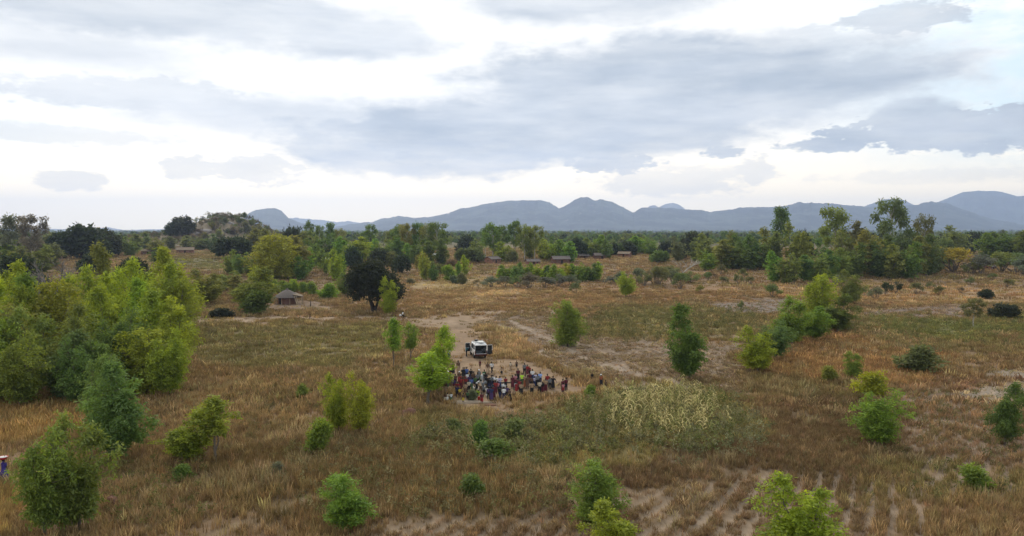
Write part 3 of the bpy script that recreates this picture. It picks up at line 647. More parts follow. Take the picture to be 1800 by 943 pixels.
# prominent trees: kind, foot x, foot y, top y, width, colour, label
for row in [
 ('near', 78, 945, 772, 92, 'green', 'green feathery gum sapling in front of the taller one near purple-dressed woman'),
 ('near', 140, 930, 748, 104, 'olive', 'tall olive and green gum sapling at the lower left corner'),
 ('near', 208, 812, 655, 104, 'blue', 'bluish bushy gum standing just below the big yellow-green grove'),
 ('near', 182, 760, 625, 62, 'blue', 'narrow bluish gum spire behind the bluish bushy gum'),
 ('near', 328, 812, 728, 92, 'yellow', 'broad low yellow-green sapling with shaded underside, left of a slim one'),
 ('stem', 378, 812, 702, 72, 'yellow', 'slim yellow-green sapling on a thin stem beside the broad low one'),
 ('bush', 563, 800, 736, 56, 'green', 'small bright green bush between the yellow saplings and twin-topped tree'),
 ('near', 594, 762, 656, 52, 'lime', 'left half of the twin-topped lime tree below the crowd'),
 ('near', 634, 764, 656, 56, 'lime', 'right half of the twin-topped lime tree below the crowd'),
 ('near', 605, 930, 824, 94, 'green', 'green sapling with several tips at the bottom centre left'),
 ('stem', 752, 712, 618, 78, 'lime', 'leaning feathery sapling right beside the left edge of the crowd'),
 ('near', 768, 694, 573, 62, 'lime', 'tall lime green sapling rising behind the one at the crowd edge'),
 ('stem', 692, 648, 559, 36, 'green', 'small round-headed sapling on a long thin stem'),
 ('stem', 722, 634, 567, 32, 'green', 'smaller companion of the round-headed sapling on a thin stem'),
 ('near', 998, 608, 520, 62, 'green', 'dense upright green sapling in the hoed field right of the car'),
 ('near', 1213, 668, 537, 82, 'deep', 'dense tall column of dark green foliage alone in the hoed field'),
 ('near', 1332, 655, 578, 64, 'lime', 'bright lime sapling at the near end of the diagonal tree row'),
 ('near', 1362, 634, 568, 56, 'blue', 'bluish tree behind the bright lime one in the diagonal row'),
 ('near', 1392, 606, 525, 62, 'green', 'tall green tree in the middle of the diagonal row'),
 ('near', 1428, 598, 540, 58, 'green', 'low green tree in the middle of the diagonal row'),
 ('near', 1440, 568, 480, 64, 'lime', 'tallest lime tree at the upper end of the diagonal row'),
 ('near', 1472, 584, 522, 66, 'deep', 'dark green rounded tree on the right of the diagonal row'),
 ('near', 1497, 536, 480, 42, 'olive', 'olive cone-shaped sapling at the far end of the diagonal row'),
 ('near', 1542, 786, 692, 80, 'green', 'solitary bushy green tree on the brown slope at right'),
 ('near', 1502, 668, 621, 34, 'green', 'thin leaning green sapling above a bright bush at right'),
 ('bush', 1530, 697, 650, 62, 'lime', 'bright green bush at the foot of the thin leaning sapling'),
 ('bush', 1616, 656, 598, 78, 'dull', 'loose dull green bush on the reddish grass at right'),
 ('near', 1766, 782, 688, 56, 'deep', 'dark green pointed tree near the right edge of the picture'),
 ('bush', 1710, 862, 822, 60, 'green', 'low round green bush near the lower right corner'),
 ('near', 1048, 918, 797, 96, 'green', 'bright green tree at the bottom, behind the one cut by the frame'),
 ('near', 1084, 985, 874, 100, 'lime', 'bright green tree cut by the bottom edge, right of centre'),
 ('near', 1412, 1000, 845, 132, 'lime', 'wide lime green tree cut by the bottom edge at right'),
 ('bush', 1458, 671, 640, 40, 'olive', 'little round olive bush beside the reddish grass'),
 ('bush', 1036, 700, 668, 34, 'green', 'leafy green bush next to the woman in the orange top'),
 ('bush', 845, 790, 738, 44, 'deep', 'dark weedy bush in the tall weeds below the crowd'),
 ('bush', 870, 808, 766, 84, 'deep', 'wide dark bush in the hollow below the tall weeds'),
 ('bush', 800, 762, 726, 50, 'dull', 'dull green bush at the left end of the tall weeds'),
 ('bush', 905, 775, 735, 60, 'dull', 'dull bush in the middle of the tall weeds'),
 ('bush', 832, 874, 825, 66, 'deep', 'low dark green bush in the brown grass at bottom centre'),
 ('bush', 532, 700, 668, 30, 'olive', 'tiny olive bush alone in the brown field at centre left'),
 ('bush', 322, 845, 818, 40, 'deep', 'flat dark bush under the broad yellow-green sapling'),
 ('bush', 490, 840, 808, 34, 'grey', 'pale weedy bush in brown grass at lower left'),
 ('dome', 1766, 560, 534, 50, 'dark', 'dark rounded bush near the right edge of the far field'),
 ('gum', 1711, 574, 528, 32, 'dull', 'sparse little tree left of the dark rounded bush'),
 ('dome', 1733, 525, 508, 26, 'dark', 'small dark round bush up the slope from the sparse little tree'),
 ('near', 1100, 523, 478, 30, 'lime', 'single lime sapling standing alone in the middle of the far field'),
 ('mango', 658, 549, 444, 104, 'black', 'big blackish mango tree with a forked trunk beside the path'),
 ('near', 685, 554, 487, 32, 'lime', 'lime sapling right in front of the big blackish mango tree'),
 ('bush', 578, 526, 490, 40, 'green', 'bright green bush left of the big blackish mango tree'),
 ('near', 608, 520, 480, 36, 'olive', 'olive sapling between the green bush and big mango tree'),
 ('bare', 98, 545, 442, 92, 'grey', 'leafless grey branching tree behind the yellow-green grove'),
 ('bare', 62, 540, 468, 100, 'grey', 'tangled leafless grey thicket tree at far left'),
 ('dome', 235, 500, 447, 58, 'dark', 'dark mango poking above the yellow-green grove'),
 ('dome', 165, 482, 444, 54, 'dark', 'dark round mango behind the left part of the grove'),
 ('dome', 30, 528, 448, 92, 'dark', 'dark mango at the left edge behind the grove'),
 ('dome', 412, 455, 408, 76, 'dark', 'round dark mango at the foot of the rocky hill'),
 ('bare', 1200, 492, 442, 56, 'white', 'pale leafless tree with spreading white limbs in the scrub'),
 ('dome', 1160, 462, 437, 42, 'deep', 'dense rounded bush left of the pale leafless tree'),
 ('dome', 1220, 456, 402, 62, 'dark', 'big dark mango dome behind the pale leafless tree'),
 ('scrub', 1676, 478, 438, 88, 'gold', 'golden yellow spreading tree in front of a tin-roofed house'),
 ('dome', 1711, 446, 404, 36, 'dark', 'round dark mango behind the golden yellow tree'),
 ('opengum', 1564, 478, 350, 66, 'dull', 'tallest gum with an open clumped crown above right grove'),
 ('roundgum', 1373, 462, 366, 32, 'deep', 'slender gum with an oval top left of the right grove'),
 ('gum', 1468, 474, 369, 58, 'olive', 'tall bushy gum with ragged top in the right grove'),
 ('gum', 1624, 476, 386, 32, 'dull', 'slim spire gum at the right end of the right grove'),
 ('gum', 58, 475, 386, 46, 'grey', 'pale-trunked open gum standing against the sky at far left'),
 ('gum', 22, 470, 390, 44, 'grey', 'thin wispy gum left of the pale-trunked one at far left'),
 ('dome', 322, 413, 378, 46, 'dark', 'dark tree on the left shoulder of the rocky hill'),
 ('dome', 302, 416, 389, 28, 'dark', 'smaller dark tree beside the one on the hill shoulder'),
 ('dome', 515, 452, 386, 44, 'dark', 'dark tall tree right of the rocky hill'),
 ('near', 482, 492, 408, 80, 'yellow', 'large yellow-green tree above the thatched hut'),
 ('sapling', 520, 486, 418, 62, 'olive', 'olive tree right of the large yellow-green one above the hut'),
 ('near', 440, 550, 474, 78, 'olive', 'olive tree leaning over the left side of the thatched hut'),
 ('bush', 452, 553, 512, 60, 'deep', 'dark bluish bush against the left wall of the thatched hut'),
 ('near', 362, 535, 478, 66, 'olive', 'olive tree between the yellow-green grove and hut'),
 ('dome', 390, 558, 540, 44, 'black', 'low heap of dark brush under the trees left of hut'),
]:
    tree(*row[:7])

# the yellow-green grove at the left
grove = [(99,640,500,90,'yellow'),(145,620,484,80,'yellow'),(183,590,444,70,'olive'),(206,628,474,86,'lime'),(305,590,446,78,'yellow'),(282,612,474,84,'yellow'),
 (318,612,486,70,'yellow'),(244,664,522,88,'yellow'),(302,668,534,80,'lime'),(164,668,522,84,'yellow'),(250,694,576,82,'yellow'),(206,690,560,76,'deep'),(110,708,596,80,'blue'),
 (30,600,480,70,'lime'),(22,640,504,70,'green'),(10,684,546,76,'olive'),(2,712,585,70,'green'),(34,720,603,76,'green'),(62,690,560,80,'olive'),(130,690,555,80,'olive'),
 (300,700,590,62,'lime'),(70,640,520,76,'lime'),(-30,700,540,90,'green'),(-20,640,500,80,'lime'),(170,705,600,70,'deep'),(140,715,610,60,'blue'),(268,640,500,70,'lime'),(225,600,470,66,'lime')]
for i, (x, b, t, w, c) in enumerate(sorted(grove)):
    tree('near', x, b, t, w, c, f'{CW[c]} feathery gum, {ordinal(i)} from the left in the big left grove', 'gums of the big grove at the left')
# hedge of young gums before the village
for i, x in enumerate(range(884, 1052, 11)):
    c = R.choice(['green', 'lime', 'green', 'deep']); t = 463 + R.uniform(-3, 6)
    tree('sapling', x + R.uniform(-3, 3), 494 + R.uniform(-3, 4), t, 24, c, f'young gum, {ordinal(i)} from the left in the hedge row before the village', 'gums in the hedge row before the village')
def row(kind, pts, phrase, group, name=None):
    """pts: x, foot y, top y, width, colour"""
    for i, (x, b, t, w, c) in enumerate(sorted(pts)):
        tree(kind if isinstance(kind, str) else R.choice(kind), x, b, t, w, c, f'{CW[c]} {phrase.format(ordinal(i))}', group, name)
row('scrub', [(862,506,486,36,'grey'),(888,507,484,30,'grey'),(912,506,482,38,'dull'),(930,508,480,44,'grey'),(958,506,486,34,'grey'),(980,505,480,38,'grey'),(1005,504,484,34,'grey'),(1012,518,496,24,'dull'),(840,502,490,18,'rust')],
    'thorny shrub, {} from the left below the hedge row', 'thorny shrubs below the hedge row')
row('scrub', [(1072,500,484,26,'grey'),(1090,498,478,28,'grey'),(1120,497,470,34,'grey'),(1132,503,478,30,'dull'),(1156,503,466,46,'dull'),(1150,500,472,36,'grey'),(1184,500,474,40,'grey'),(1196,508,478,34,'dull'),(1182,482,466,28,'dull'),
    (1215,498,476,36,'dull'),(1250,490,475,20,'rust'),(1246,494,478,22,'dull'),(1270,500,486,22,'dull'),(1230,516,502,18,'olive'),(1298,500,478,16,'dull'),(1306,490,472,18,'dull'),(1320,500,486,24,'dull'),(1268,484,465,22,'dull')],
    'shrub, {} from the left in the scrub around the pale bare tree', 'scrub around the pale bare tree')
row('scrub', [(1358,523,500,34,'dull'),(1302,545,528,14,'dull'),(1540,528,506,30,'grey'),(1556,520,497,24,'dark'),(1574,516,496,22,'dark'),(1522,520,505,18,'dull'),(1610,518,498,26,'dull'),(1650,520,504,20,'dull'),(1636,508,496,14,'dull'),
    (1478,508,484,26,'grey'),(1705,500,488,18,'dull'),(1770,505,492,22,'dull'),(1690,516,506,16,'rust'),(1600,500,490,14,'rust'),(1745,492,482,18,'dull')],
    'field shrub, {} from the left among the shrubs below the right grove', 'field shrubs below the right grove')
row('dome', [(145,455,393,84,'dark'),(112,456,404,62,'dark'),(182,452,400,62,'dark'),(204,448,408,42,'dark'),(92,456,412,46,'dull')],
    'mango, {} from the left in the dark mango grove', 'mangoes of the dark grove at the upper left')
row('sapling', [(20,470,428,70,'olive'),(60,472,430,56,'olive'),(75,480,438,40,'olive'),(10,500,452,50,'olive'),(40,490,442,40,'dull'),(85,470,425,44,'dull')],
    'bushy tree, {} from the left under the wispy far-left gums', 'bushy trees under the far-left gums')
row('sapling', [(240,445,415,30,'dull'),(258,443,412,30,'dull'),(275,448,420,34,'olive'),(228,450,418,30,'olive'),(300,440,418,28,'dull'),(330,438,416,30,'olive'),(352,440,418,30,'dull'),(278,462,436,28,'deep'),(372,440,412,28,'dull')],
    'tree, {} from the left along the foot of the rocky hill', 'trees along the foot of the rocky hill')
row(['sapling', 'sapling', 'bush'], [(360,428,410,18,'dull'),(385,418,402,16,'olive'),(410,412,396,16,'rust'),(432,408,390,18,'dull'),(450,414,394,22,'olive'),(350,412,400,14,'rust'),(374,404,392,12,'olive'),(396,392,380,12,'dull'),(420,392,378,14,'dull'),(442,398,384,14,'olive'),(462,418,398,20,'dull'),(408,386,376,8,'dull'),(430,384,374,12,'dull'),(340,426,410,16,'rust')],
    'small tree, {} from the left on the rocky hill', 'small trees on the rocky hill', 'hill_tree')
row('sapling', [(405,482,440,26,'olive'),(420,486,450,30,'blue'),(400,508,478,40,'olive'),(385,512,486,40,'olive'),(455,520,470,44,'lime'),(425,528,486,54,'olive'),(445,486,446,34,'blue'),(375,522,490,44,'olive')],
    'tree, {} from the left between left grove and thatched hut', 'trees between the left grove and the hut')
row('bush', [(478,516,490,30,'green'),(498,512,488,32,'green'),(518,514,488,30,'lime'),(536,516,490,28,'green'),(548,520,496,24,'green'),(506,516,498,30,'green')],
    'bush, {} from the left in the row behind the thatched hut', 'bushes behind the thatched hut')
row('sapling', [(470,455,405,40,'olive'),(448,448,405,36,'olive'),(500,470,425,36,'lime'),(535,462,410,44,'olive'),(550,470,420,34,'deep'),(565,476,440,26,'olive'),(575,460,412,34,'deep'),(598,462,418,34,'green'),(612,466,425,30,'green'),
    (590,492,437,28,'lime'),(600,486,450,22,'green'),(556,455,405,30,'olive'),(540,480,436,30,'green'),(528,492,450,30,'deep'),(573,482,445,18,'green'),(620,455,420,40,'olive'),(636,462,418,44,'lime'),(655,458,420,34,'green'),(675,462,425,32,'olive'),
    (700,462,420,40,'deep'),(718,464,428,30,'green'),(735,466,420,36,'deep'),(752,468,425,34,'deep'),(775,466,420,36,'deep'),(725,456,412,34,'green'),(690,455,412,30,'green')],
    'gum, {} from the left in the wooded strip behind big mango', 'gums of the wooded strip behind the big mango')
row('gum', [(545,448,388,20,'deep'),(562,450,394,18,'deep'),(582,452,391,24,'deep'),(596,446,402,24,'olive'),(650,452,392,28,'deep'),(688,450,402,24,'blue'),(703,456,394,34,'deep'),(716,458,389,34,'olive'),(738,458,390,32,'deep'),(768,462,386,44,'deep'),(755,460,392,34,'olive'),
    (866,458,390,40,'deep'),(880,456,392,28,'blue'),(905,457,386,36,'deep'),(922,458,393,34,'olive'),(940,458,392,34,'olive'),(853,450,405,20,'blue')],
    'tall gum, {} from the left in the skyline behind big mango', 'tall gums on the village skyline')
row('dome', [(620,474,428,40,'dark'),(668,470,432,44,'dark'),(706,482,438,38,'dark'),(688,470,438,30,'dull'),(820,446,408,42,'dark'),(832,462,428,46,'dull'),(812,462,432,30,'dull'),(550,446,405,30,'dark'),(655,445,410,24,'dark'),(760,490,455,22,'dull'),(768,486,458,24,'dull'),(742,476,440,30,'olive')],
    'dense tree, {} from the left around the big mango skyline', 'dense dark trees around the village')
row('sapling', [(746,492,442,20,'yellow'),(762,494,466,18,'deep'),(818,484,448,20,'lime'),(806,490,460,16,'green'),(840,448,420,24,'olive')],
    'sapling, {} from the left on the slope right of big mango', 'saplings on the slope right of the big mango')
row('bush', [(788,494,466,34,'green'),(800,498,480,30,'grey'),(812,500,480,22,'dull'),(775,478,460,24,'dull'),(795,470,454,28,'rust'),(722,500,488,20,'rust')],
    'bush, {} from the left on the slope right of big mango', 'bushes on the slope right of the big mango')
row('sapling', [(885,460,424,36,'lime'),(955,456,420,30,'lime'),(968,458,422,36,'lime'),(985,460,422,36,'green'),(1000,462,424,36,'green'),(975,452,415,28,'deep'),(1040,452,418,34,'green'),(1058,452,414,28,'green'),(1066,456,420,26,'deep'),(930,456,425,30,'yellow'),(1115,446,416,36,'green'),(1130,446,418,30,'lime'),(1145,448,418,30,'green'),(1085,450,422,30,'deep'),(1100,448,420,28,'dull'),(1040,450,428,30,'rust')],
    'gum, {} from the left in the strip behind the village houses', 'gums behind the village houses')
row('dome', [(1016,454,412,40,'dark'),(1075,450,424,36,'dark'),(1100,450,420,44,'dark'),(1175,450,418,40,'dark'),(1030,450,418,30,'dull'),(900,462,435,26,'dull')],
    'dense tree, {} from the left behind the village houses', 'dense dark trees behind the village houses')
row('sapling', [(1236,468,412,34,'olive'),(1222,462,420,26,'dull'),(1192,460,415,28,'dull'),(1252,470,422,40,'olive'),(1270,474,424,44,'olive'),(1288,474,426,40,'deep'),(1304,472,412,40,'deep'),(1322,474,415,40,'deep'),(1336,474,420,36,'deep'),(1245,476,440,34,'green'),(1285,470,408,30,'olive'),(1315,476,440,34,'deep')],
    'gum, {} from the left in the clump right of pale bare tree', 'gums in the clump right of the pale bare tree')
row('sapling', [(1352,470,402,44,'olive'),(1362,472,412,36,'olive'),(1400,474,394,40,'olive'),(1414,476,412,34,'olive'),(1362,497,444,38,'green'),(1386,499,448,40,'olive'),(1412,497,452,36,'deep'),(1432,496,448,40,'olive'),(1455,494,444,36,'deep'),(1478,492,440,40,'olive'),(1502,488,430,44,'deep'),(1505,478,398,44,'dull'),(1525,486,412,52,'olive'),(1548,488,430,44,'deep'),(1535,480,410,40,'olive'),
    (1572,490,436,44,'olive'),(1596,490,430,46,'deep'),(1612,486,424,40,'olive'),(1588,482,412,44,'dull'),(1628,484,420,40,'deep'),(1642,482,428,32,'dull'),(1560,480,420,40,'olive'),(1450,488,424,36,'deep'),(1488,480,410,40,'olive')],
    'gum, {} from the left in the big right grove', 'gums of the big right grove')
row('dome', [(1412,470,400,34,'dark'),(1600,470,410,36,'dark'),(1660,470,418,36,'dull'),(1645,460,412,30,'dark')], 'dense tree, {} from the left inside the big right grove', 'dense trees inside the right grove')
row('sapling', [(1682,448,402,40,'olive'),(1735,462,418,34,'deep'),(1750,460,416,36,'deep'),(1766,462,416,36,'deep'),(1782,462,418,36,'deep'),(1800,464,416,40,'deep'),(1822,466,414,44,'deep')],
    'gum, {} from the left in the row at the right edge', 'gums in the row at the right edge')
row('scrub', [(1722,482,452,50,'grey'),(1760,478,446,50,'olive'),(1785,480,448,54,'dull'),(1708,482,462,34,'dull'),(1800,484,456,44,'grey')],
    'spreading shrub, {} from the left beside the golden yellow tree', 'spreading shrubs beside the golden yellow tree')

# ------------------------------------------------------------------ point instancing for what nobody could count
def scatter(name, label, cat, pts, idx, rot, scl, col, protos, kindmat):
    """one object: a cloud of points carrying copies of a few plants"""
    coll = bpy.data.collections.new(name + '_kinds')
    for i, me in enumerate(protos):
        me.materials.append(M[kindmat]); o = bpy.data.objects.new(f'{name}_kind_{i:02d}', me); coll.objects.link(o)
    me = bpy.data.meshes.new(name); n = len(pts); me.vertices.add(n); me.vertices.foreach_set('co', np.ascontiguousarray(pts, np.float32).ravel())
    me.attributes.new('idx', 'INT', 'POINT').data.foreach_set('value', np.ascontiguousarray(idx, np.int32))
    me.attributes.new('rot', 'FLOAT_VECTOR', 'POINT').data.foreach_set('vector', np.ascontiguousarray(rot, np.float32).ravel())
    me.attributes.new('scl', 'FLOAT_VECTOR', 'POINT').data.foreach_set('vector', np.ascontiguousarray(scl, np.float32).ravel())
    c4 = np.ones((n, 4), np.float32); c4[:, :3] = col
    me.attributes.new('col', 'FLOAT_COLOR', 'POINT').data.foreach_set('color', c4.ravel())
    o = bpy.data.objects.new(name, me); C.objects.link(o); tag(o, label, cat, kind='stuff')
    ng = bpy.data.node_groups.new(name, 'GeometryNodeTree')
    ng.interface.new_socket('Geometry', in_out='INPUT', socket_type='NodeSocketGeometry'); ng.interface.new_socket('Geometry', in_out='OUTPUT', socket_type='NodeSocketGeometry')
    N = ng.nodes.new; gi = N('NodeGroupInput'); go = N('NodeGroupOutput'); ci = N('GeometryNodeCollectionInfo'); ip = N('GeometryNodeInstanceOnPoints')
    ci.inputs['Collection'].default_value = coll; ci.inputs['Separate Children'].default_value = True; ci.inputs['Reset Children'].default_value = True
    ip.inputs['Pick Instance'].default_value = True
    def attr(nm, ty, out):
        a = N('GeometryNodeInputNamedAttribute'); a.data_type = ty; a.inputs['Name'].default_value = nm; ng.links.new(a.outputs['Attribute'], out)
    ng.links.new(gi.outputs[0], ip.inputs['Points']); ng.links.new(ci.outputs[0], ip.inputs['Instance'])
    attr('idx', 'INT', ip.inputs['Instance Index']); attr('scl', 'FLOAT_VECTOR', ip.inputs['Scale'])
    e2r = N('FunctionNodeEulerToRotation'); attr('rot', 'FLOAT_VECTOR', e2r.inputs[0]); ng.links.new(e2r.outputs[0], ip.inputs['Rotation'])
    ng.links.new(ip.outputs[0], go.inputs[0])
    md = o.modifiers.new('scatter', 'NODES'); md.node_group = ng
    return o
def tuft(seed, n, h, w, spread, bend=.5):
    r = np.random.default_rng(seed); V = []; T = []
    for i in range(n):
        a = r.uniform(0, 6.283); q = spread*math.sqrt(r.random()); b = np.array([q*math.cos(a), q*math.sin(a), -.03]); a2 = a + r.normal()*.8
        d = np.array([math.cos(a2), math.sin(a2), 0])*bend*r.uniform(.2, 1.2); s = np.array([-math.sin(a2), math.cos(a2), 0]); hh = h*r.uniform(.5, 1.1); ww = w*r.uniform(.6, 1.3)
        m = b + d*hh*.35 + np.array([0, 0, hh*.6]); t = b + d*hh + np.array([0, 0, hh])
        V += [b - s*ww*.5, b + s*ww*.5, m + s*ww*.45, m - s*ww*.45, m - s*ww*.45, m + s*ww*.45, t + s*ww*.12, t - s*ww*.12]; v = r.random()*.7 + .1; T += [v, v+.12]
    return mesh_np('tuft', np.array(V), np.arange(len(V)).reshape(-1, 4), np.array(T))
def herb(seed, n=40, h=.8):
    """leafy weed"""
    r = np.random.default_rng(seed); lobes = [((r.normal()*.2, r.normal()*.2, h*r.uniform(.3, .9)), (.2, .2, .25)) for _ in range(5)]
    V, Q, T = leaf_cloud(lobes, n, .17, .09, r, droop=.1, spread=.08, spray=4)
    return mesh_np('herb', V, Q, T)
def maize_stalk(seed):
    r = np.random.default_rng(seed); V = []; T = []
    def ribbon(pts, w, t):
        for (a, b), (wa, wb) in zip(zip(pts[:-1], pts[1:]), zip(w[:-1], w[1:])):
            d = b-a; s = np.cross(d, [0.31, .2, .93]); s /= np.linalg.norm(s)+1e-9
            V.extend([a-s*wa, a+s*wa, b+s*wb, b-s*wb]); T.append(t)
    H = 2.1*r.uniform(.8, 1.1); lean = r.normal(size=2)*.1
    st = [np.array([lean[0]*z*z/4, lean[1]*z*z/4, z]) for z in np.linspace(-.05, H, 4)]
    ribbon(st, [.025, .022, .016, .01], .35); ribbon([p + np.array([.008, 0, 0]) for p in st], [.025, .022, .016, .01], .35)
    for k in range(8):
        z = H*(.25 + .09*k); a = k*3.14 + r.normal()*.5; d = np.array([math.cos(a), math.sin(a), 0]); b = np.array([0, 0, z]); L = r.uniform(.45, .8)
        ribbon([b, b + d*L*.45 + np.array([0, 0, L*.3]), b + d*L*.8 + np.array([0, 0, L*.1]), b + d*L + np.array([0, 0, -L*.35])], [.03, .045, .035, .008], r.random()*.6 + .3)
    return mesh_np('stalk', np.array(V), np.arange(len(V)).reshape(-1, 4), np.array(T))
def polar(n, r0, r1, half=39):
    a = np.radians(rng.uniform(-half, half, n)); r = np.sqrt(rng.uniform(r0*r0, r1*r1, n)); return np.sin(a)*r, np.cos(a)*r
def make_grass():
    P_, S_, C_, I_, R_ = [], [], [], [], []
    protos = [tuft(200+i, 16, .62, .030, .22, .5) for i in range(5)] + [tuft(210+i, 22, .55, .075, .55, .55) for i in range(4)] + [tuft(220+i, 26, .6, .16, 1.3, .5) for i in range(3)]
    for n, r0, r1, i0, i1, s0 in ((62000, 33, 85, 0, 5, 1.0), (36000, 85, 120, 0, 9, 1.15), (62000, 120, 240, 5, 9, 1.1), (60000, 240, 620, 9, 12, 1.0)):
        x, y = polar(n, r0, r1); soil, g, den, hei, px, py, z = ground_zones(x, y)
        k = rng.random(n) < den*.72*(1-.94*rows(x, y, px, py)[1]); x, y, z, g, hei, px, py = (q[k] for q in (x, y, z, g, hei, px, py)); m = len(x)
        z = z + ridges(x, y, px, py)*.8
        cl = .7 + .6*fbm(x/1.7, y/1.7, 3); sh = ss(.58, .70, fbm(x/4.2+50, y/4.2+9, 4))*(rng.random(m) < .45)*.8; cl = cl*(1+.5*sh); g = g*(1-.6*sh[:, None]) + np.array((.38, .295, .15))*.6*sh[:, None]
        P_.append(np.stack([x, y, z], 1)); s = s0*rng.uniform(.65, 1.25, m)*cl; S_.append(np.stack([s*1.1, s*1.1, s*hei], 1))
        C_.append(g*(rng.uniform(.75, 1.3, m) + .75*(rng.random(m) < .14))[:, None]*(1 + rng.normal(size=(m, 3))*.05)); I_.append(rng.integers(i0, i1, m))
        R_.append(np.stack([rng.normal(size=m)*.12, rng.normal(size=m)*.12, rng.uniform(0, 6.28, m)], 1))
    scatter('dry_grass', 'brown and straw coloured dry grass covering the fields', 'grass', np.concatenate(P_), np.concatenate(I_), np.concatenate(R_), np.concatenate(S_), np.concatenate(C_), protos, 'grass')
def inside(n, poly, r0, r1):
    x, y = polar(n, r0, r1); z = terrain(x, y); px, py = proj(x, y, z); k = poly_sd(px + rng.normal(size=n)*14, py + rng.normal(size=n)*6, poly) > 0
    return x[k], y[k], z[k]
def patch(name, label, cat, specs, protos, s0=1.0):
    X, Y, Z, CO, SC = [], [], [], [], []
    for n, poly, r0, r1, cols, sc in specs:
        x, y, z = inside(n, poly, r0, r1); X.append(x); Y.append(y); Z.append(z); cc = np.array(cols)
        CO.append(cc[rng.integers(0, len(cc), len(x))]*rng.uniform(.75, 1.25, len(x))[:, None]); SC.append(np.full(len(x), sc))
    X, Y, Z = map(np.concatenate, (X, Y, Z)); m = len(X); s = np.concatenate(SC)*rng.uniform(.7, 1.25, m)
    scatter(name, label, cat, np.stack([X, Y, Z], 1), rng.integers(0, len(protos), m), np.stack([rng.normal(size=m)*.08, rng.normal(size=m)*.08, rng.uniform(0, 6.28, m)], 1),
            np.stack([s, s, s], 1), np.concatenate(CO), protos, 'grass')
make_grass()
WEED = [(720,768),(860,748),(950,738),(1020,712),(1080,696),(1250,690),(1330,745),(1240,795),(1060,800),(900,830),(720,790)]
patch('weeds', 'green leafy weeds growing through the dry grass', 'weeds', [
    (16000, WEED, 55, 115, [(.23,.22,.075), (.19,.21,.065), (.29,.26,.12), (.22,.21,.11)], 1.25),
    (9000, [(420,640),(720,620),(760,720),(740,840),(560,840),(420,780)], 55, 135, [(.20,.18,.07), (.23,.20,.08)], .7),
    (9000, [(500,780),(1000,790),(1040,900),(640,920),(480,880)], 45, 100, [(.20,.19,.07), (.28,.24,.12), (.25,.22,.10)], .9),
    (4000, [(740,748),(860,732),(1000,716),(1010,750),(860,770),(740,780)], 55, 110, [(.20,.20,.07), (.25,.23,.10)], .7),
    (5000, [(1180,750),(1340,740),(1360,790),(1200,830)], 60, 100, [(.23,.24,.11), (.28,.27,.15)], 1.0),
    (4000, [(1460,700),(1800,690),(1800,880),(1500,880)], 45, 120, [(.18,.18,.07)], .8),
    (9000, [(1030,548),(1340,548),(1340,584),(1180,598),(1030,594)], 130, 230, [(.19,.18,.07)], 1.3),
    (9000, [(1500,556),(1820,556),(1820,600),(1640,600),(1460,584)], 120, 230, [(.19,.20,.07)], 1.2),
    (3000, [(180,800),(420,820),(420,900),(200,930)], 45, 90, [(.18,.18,.06)], .9)], [herb(300+i) for i in range(5)])
patch('maize', 'standing straw coloured maize stalks among the weeds', 'maize', [
    (7000, [(1060,702),(1235,690),(1262,745),(1225,775),(1100,768)], 55, 115, [(.60,.50,.23), (.50,.42,.19), (.34,.32,.12)], .95),
    (3000, [(965,742),(1080,700),(1090,762),(990,770)], 55, 115, [(.42,.35,.17), (.30,.29,.11)], .85),
    (1600, [(740,760),(820,745),(840,800),(760,820)], 55, 100, [(.30,.23,.11)], .9)], [maize_stalk(320+i) for i in range(5)])
def make_wood():
    """trees beyond counting on the plain towards the mountains"""
    r = np.random.default_rng(5); protos = []
    for i in range(5):
        lobes = [((r.normal()*2.2, r.normal()*2.2, r.uniform(2, 7)), (1.7, 1.7, 1.6)) for _ in range(7)]
        if i > 2: lobes = [((r.normal()*1.1, r.normal()*1.1, z), (1.3, 1.3, 1.5)) for z in np.linspace(2.5, 10, 7)]
        V, Q, T = leaf_cloud(lobes, 300, 1.5, 1.0, r, droop=.1, spread=.5); protos.append(mesh_np('wood', V, Q, T))
    n = 30000; a = np.radians(rng.uniform(-42, 42, n)); d = 760*(7600/760)**(rng.random(n)**.85)
    x = np.sin(a)*d; y = np.cos(a)*d; z = terrain(x, y)
    den = ss(.44, .6, fbm(x/260+4, y/120+8, 4))*.9 + .12
    px = 900 + F*x/y; hillside = (np.abs(x+255*y/700) < 110*y/700) & (y < 1000)
    k = (rng.random(n) < den) & ~hillside; x, y, z, d = x[k], y[k], z[k], d[k]; m = len(x)
    cc = np.array([COL[c] for c in ('deep', 'deep', 'dull', 'dark', 'olive', 'blue')]); s = rng.uniform(.55, 1.05, m)*(1 + .5*ss(2000, 6000, d))
    scatter('distant_wood', 'far-off wood spreading over the plain below the mountains', 'wood', np.stack([x, y, z], 1), rng.integers(0, 5, m),
            np.stack([0*x, 0*x, rng.uniform(0, 6.28, m)], 1), np.stack([s, s, s*rng.uniform(.7, 1.15, m)], 1), cc[rng.integers(0, 6, m)]*rng.uniform(.8, 1.3, m)[:, None], protos, 'wood')
make_wood()
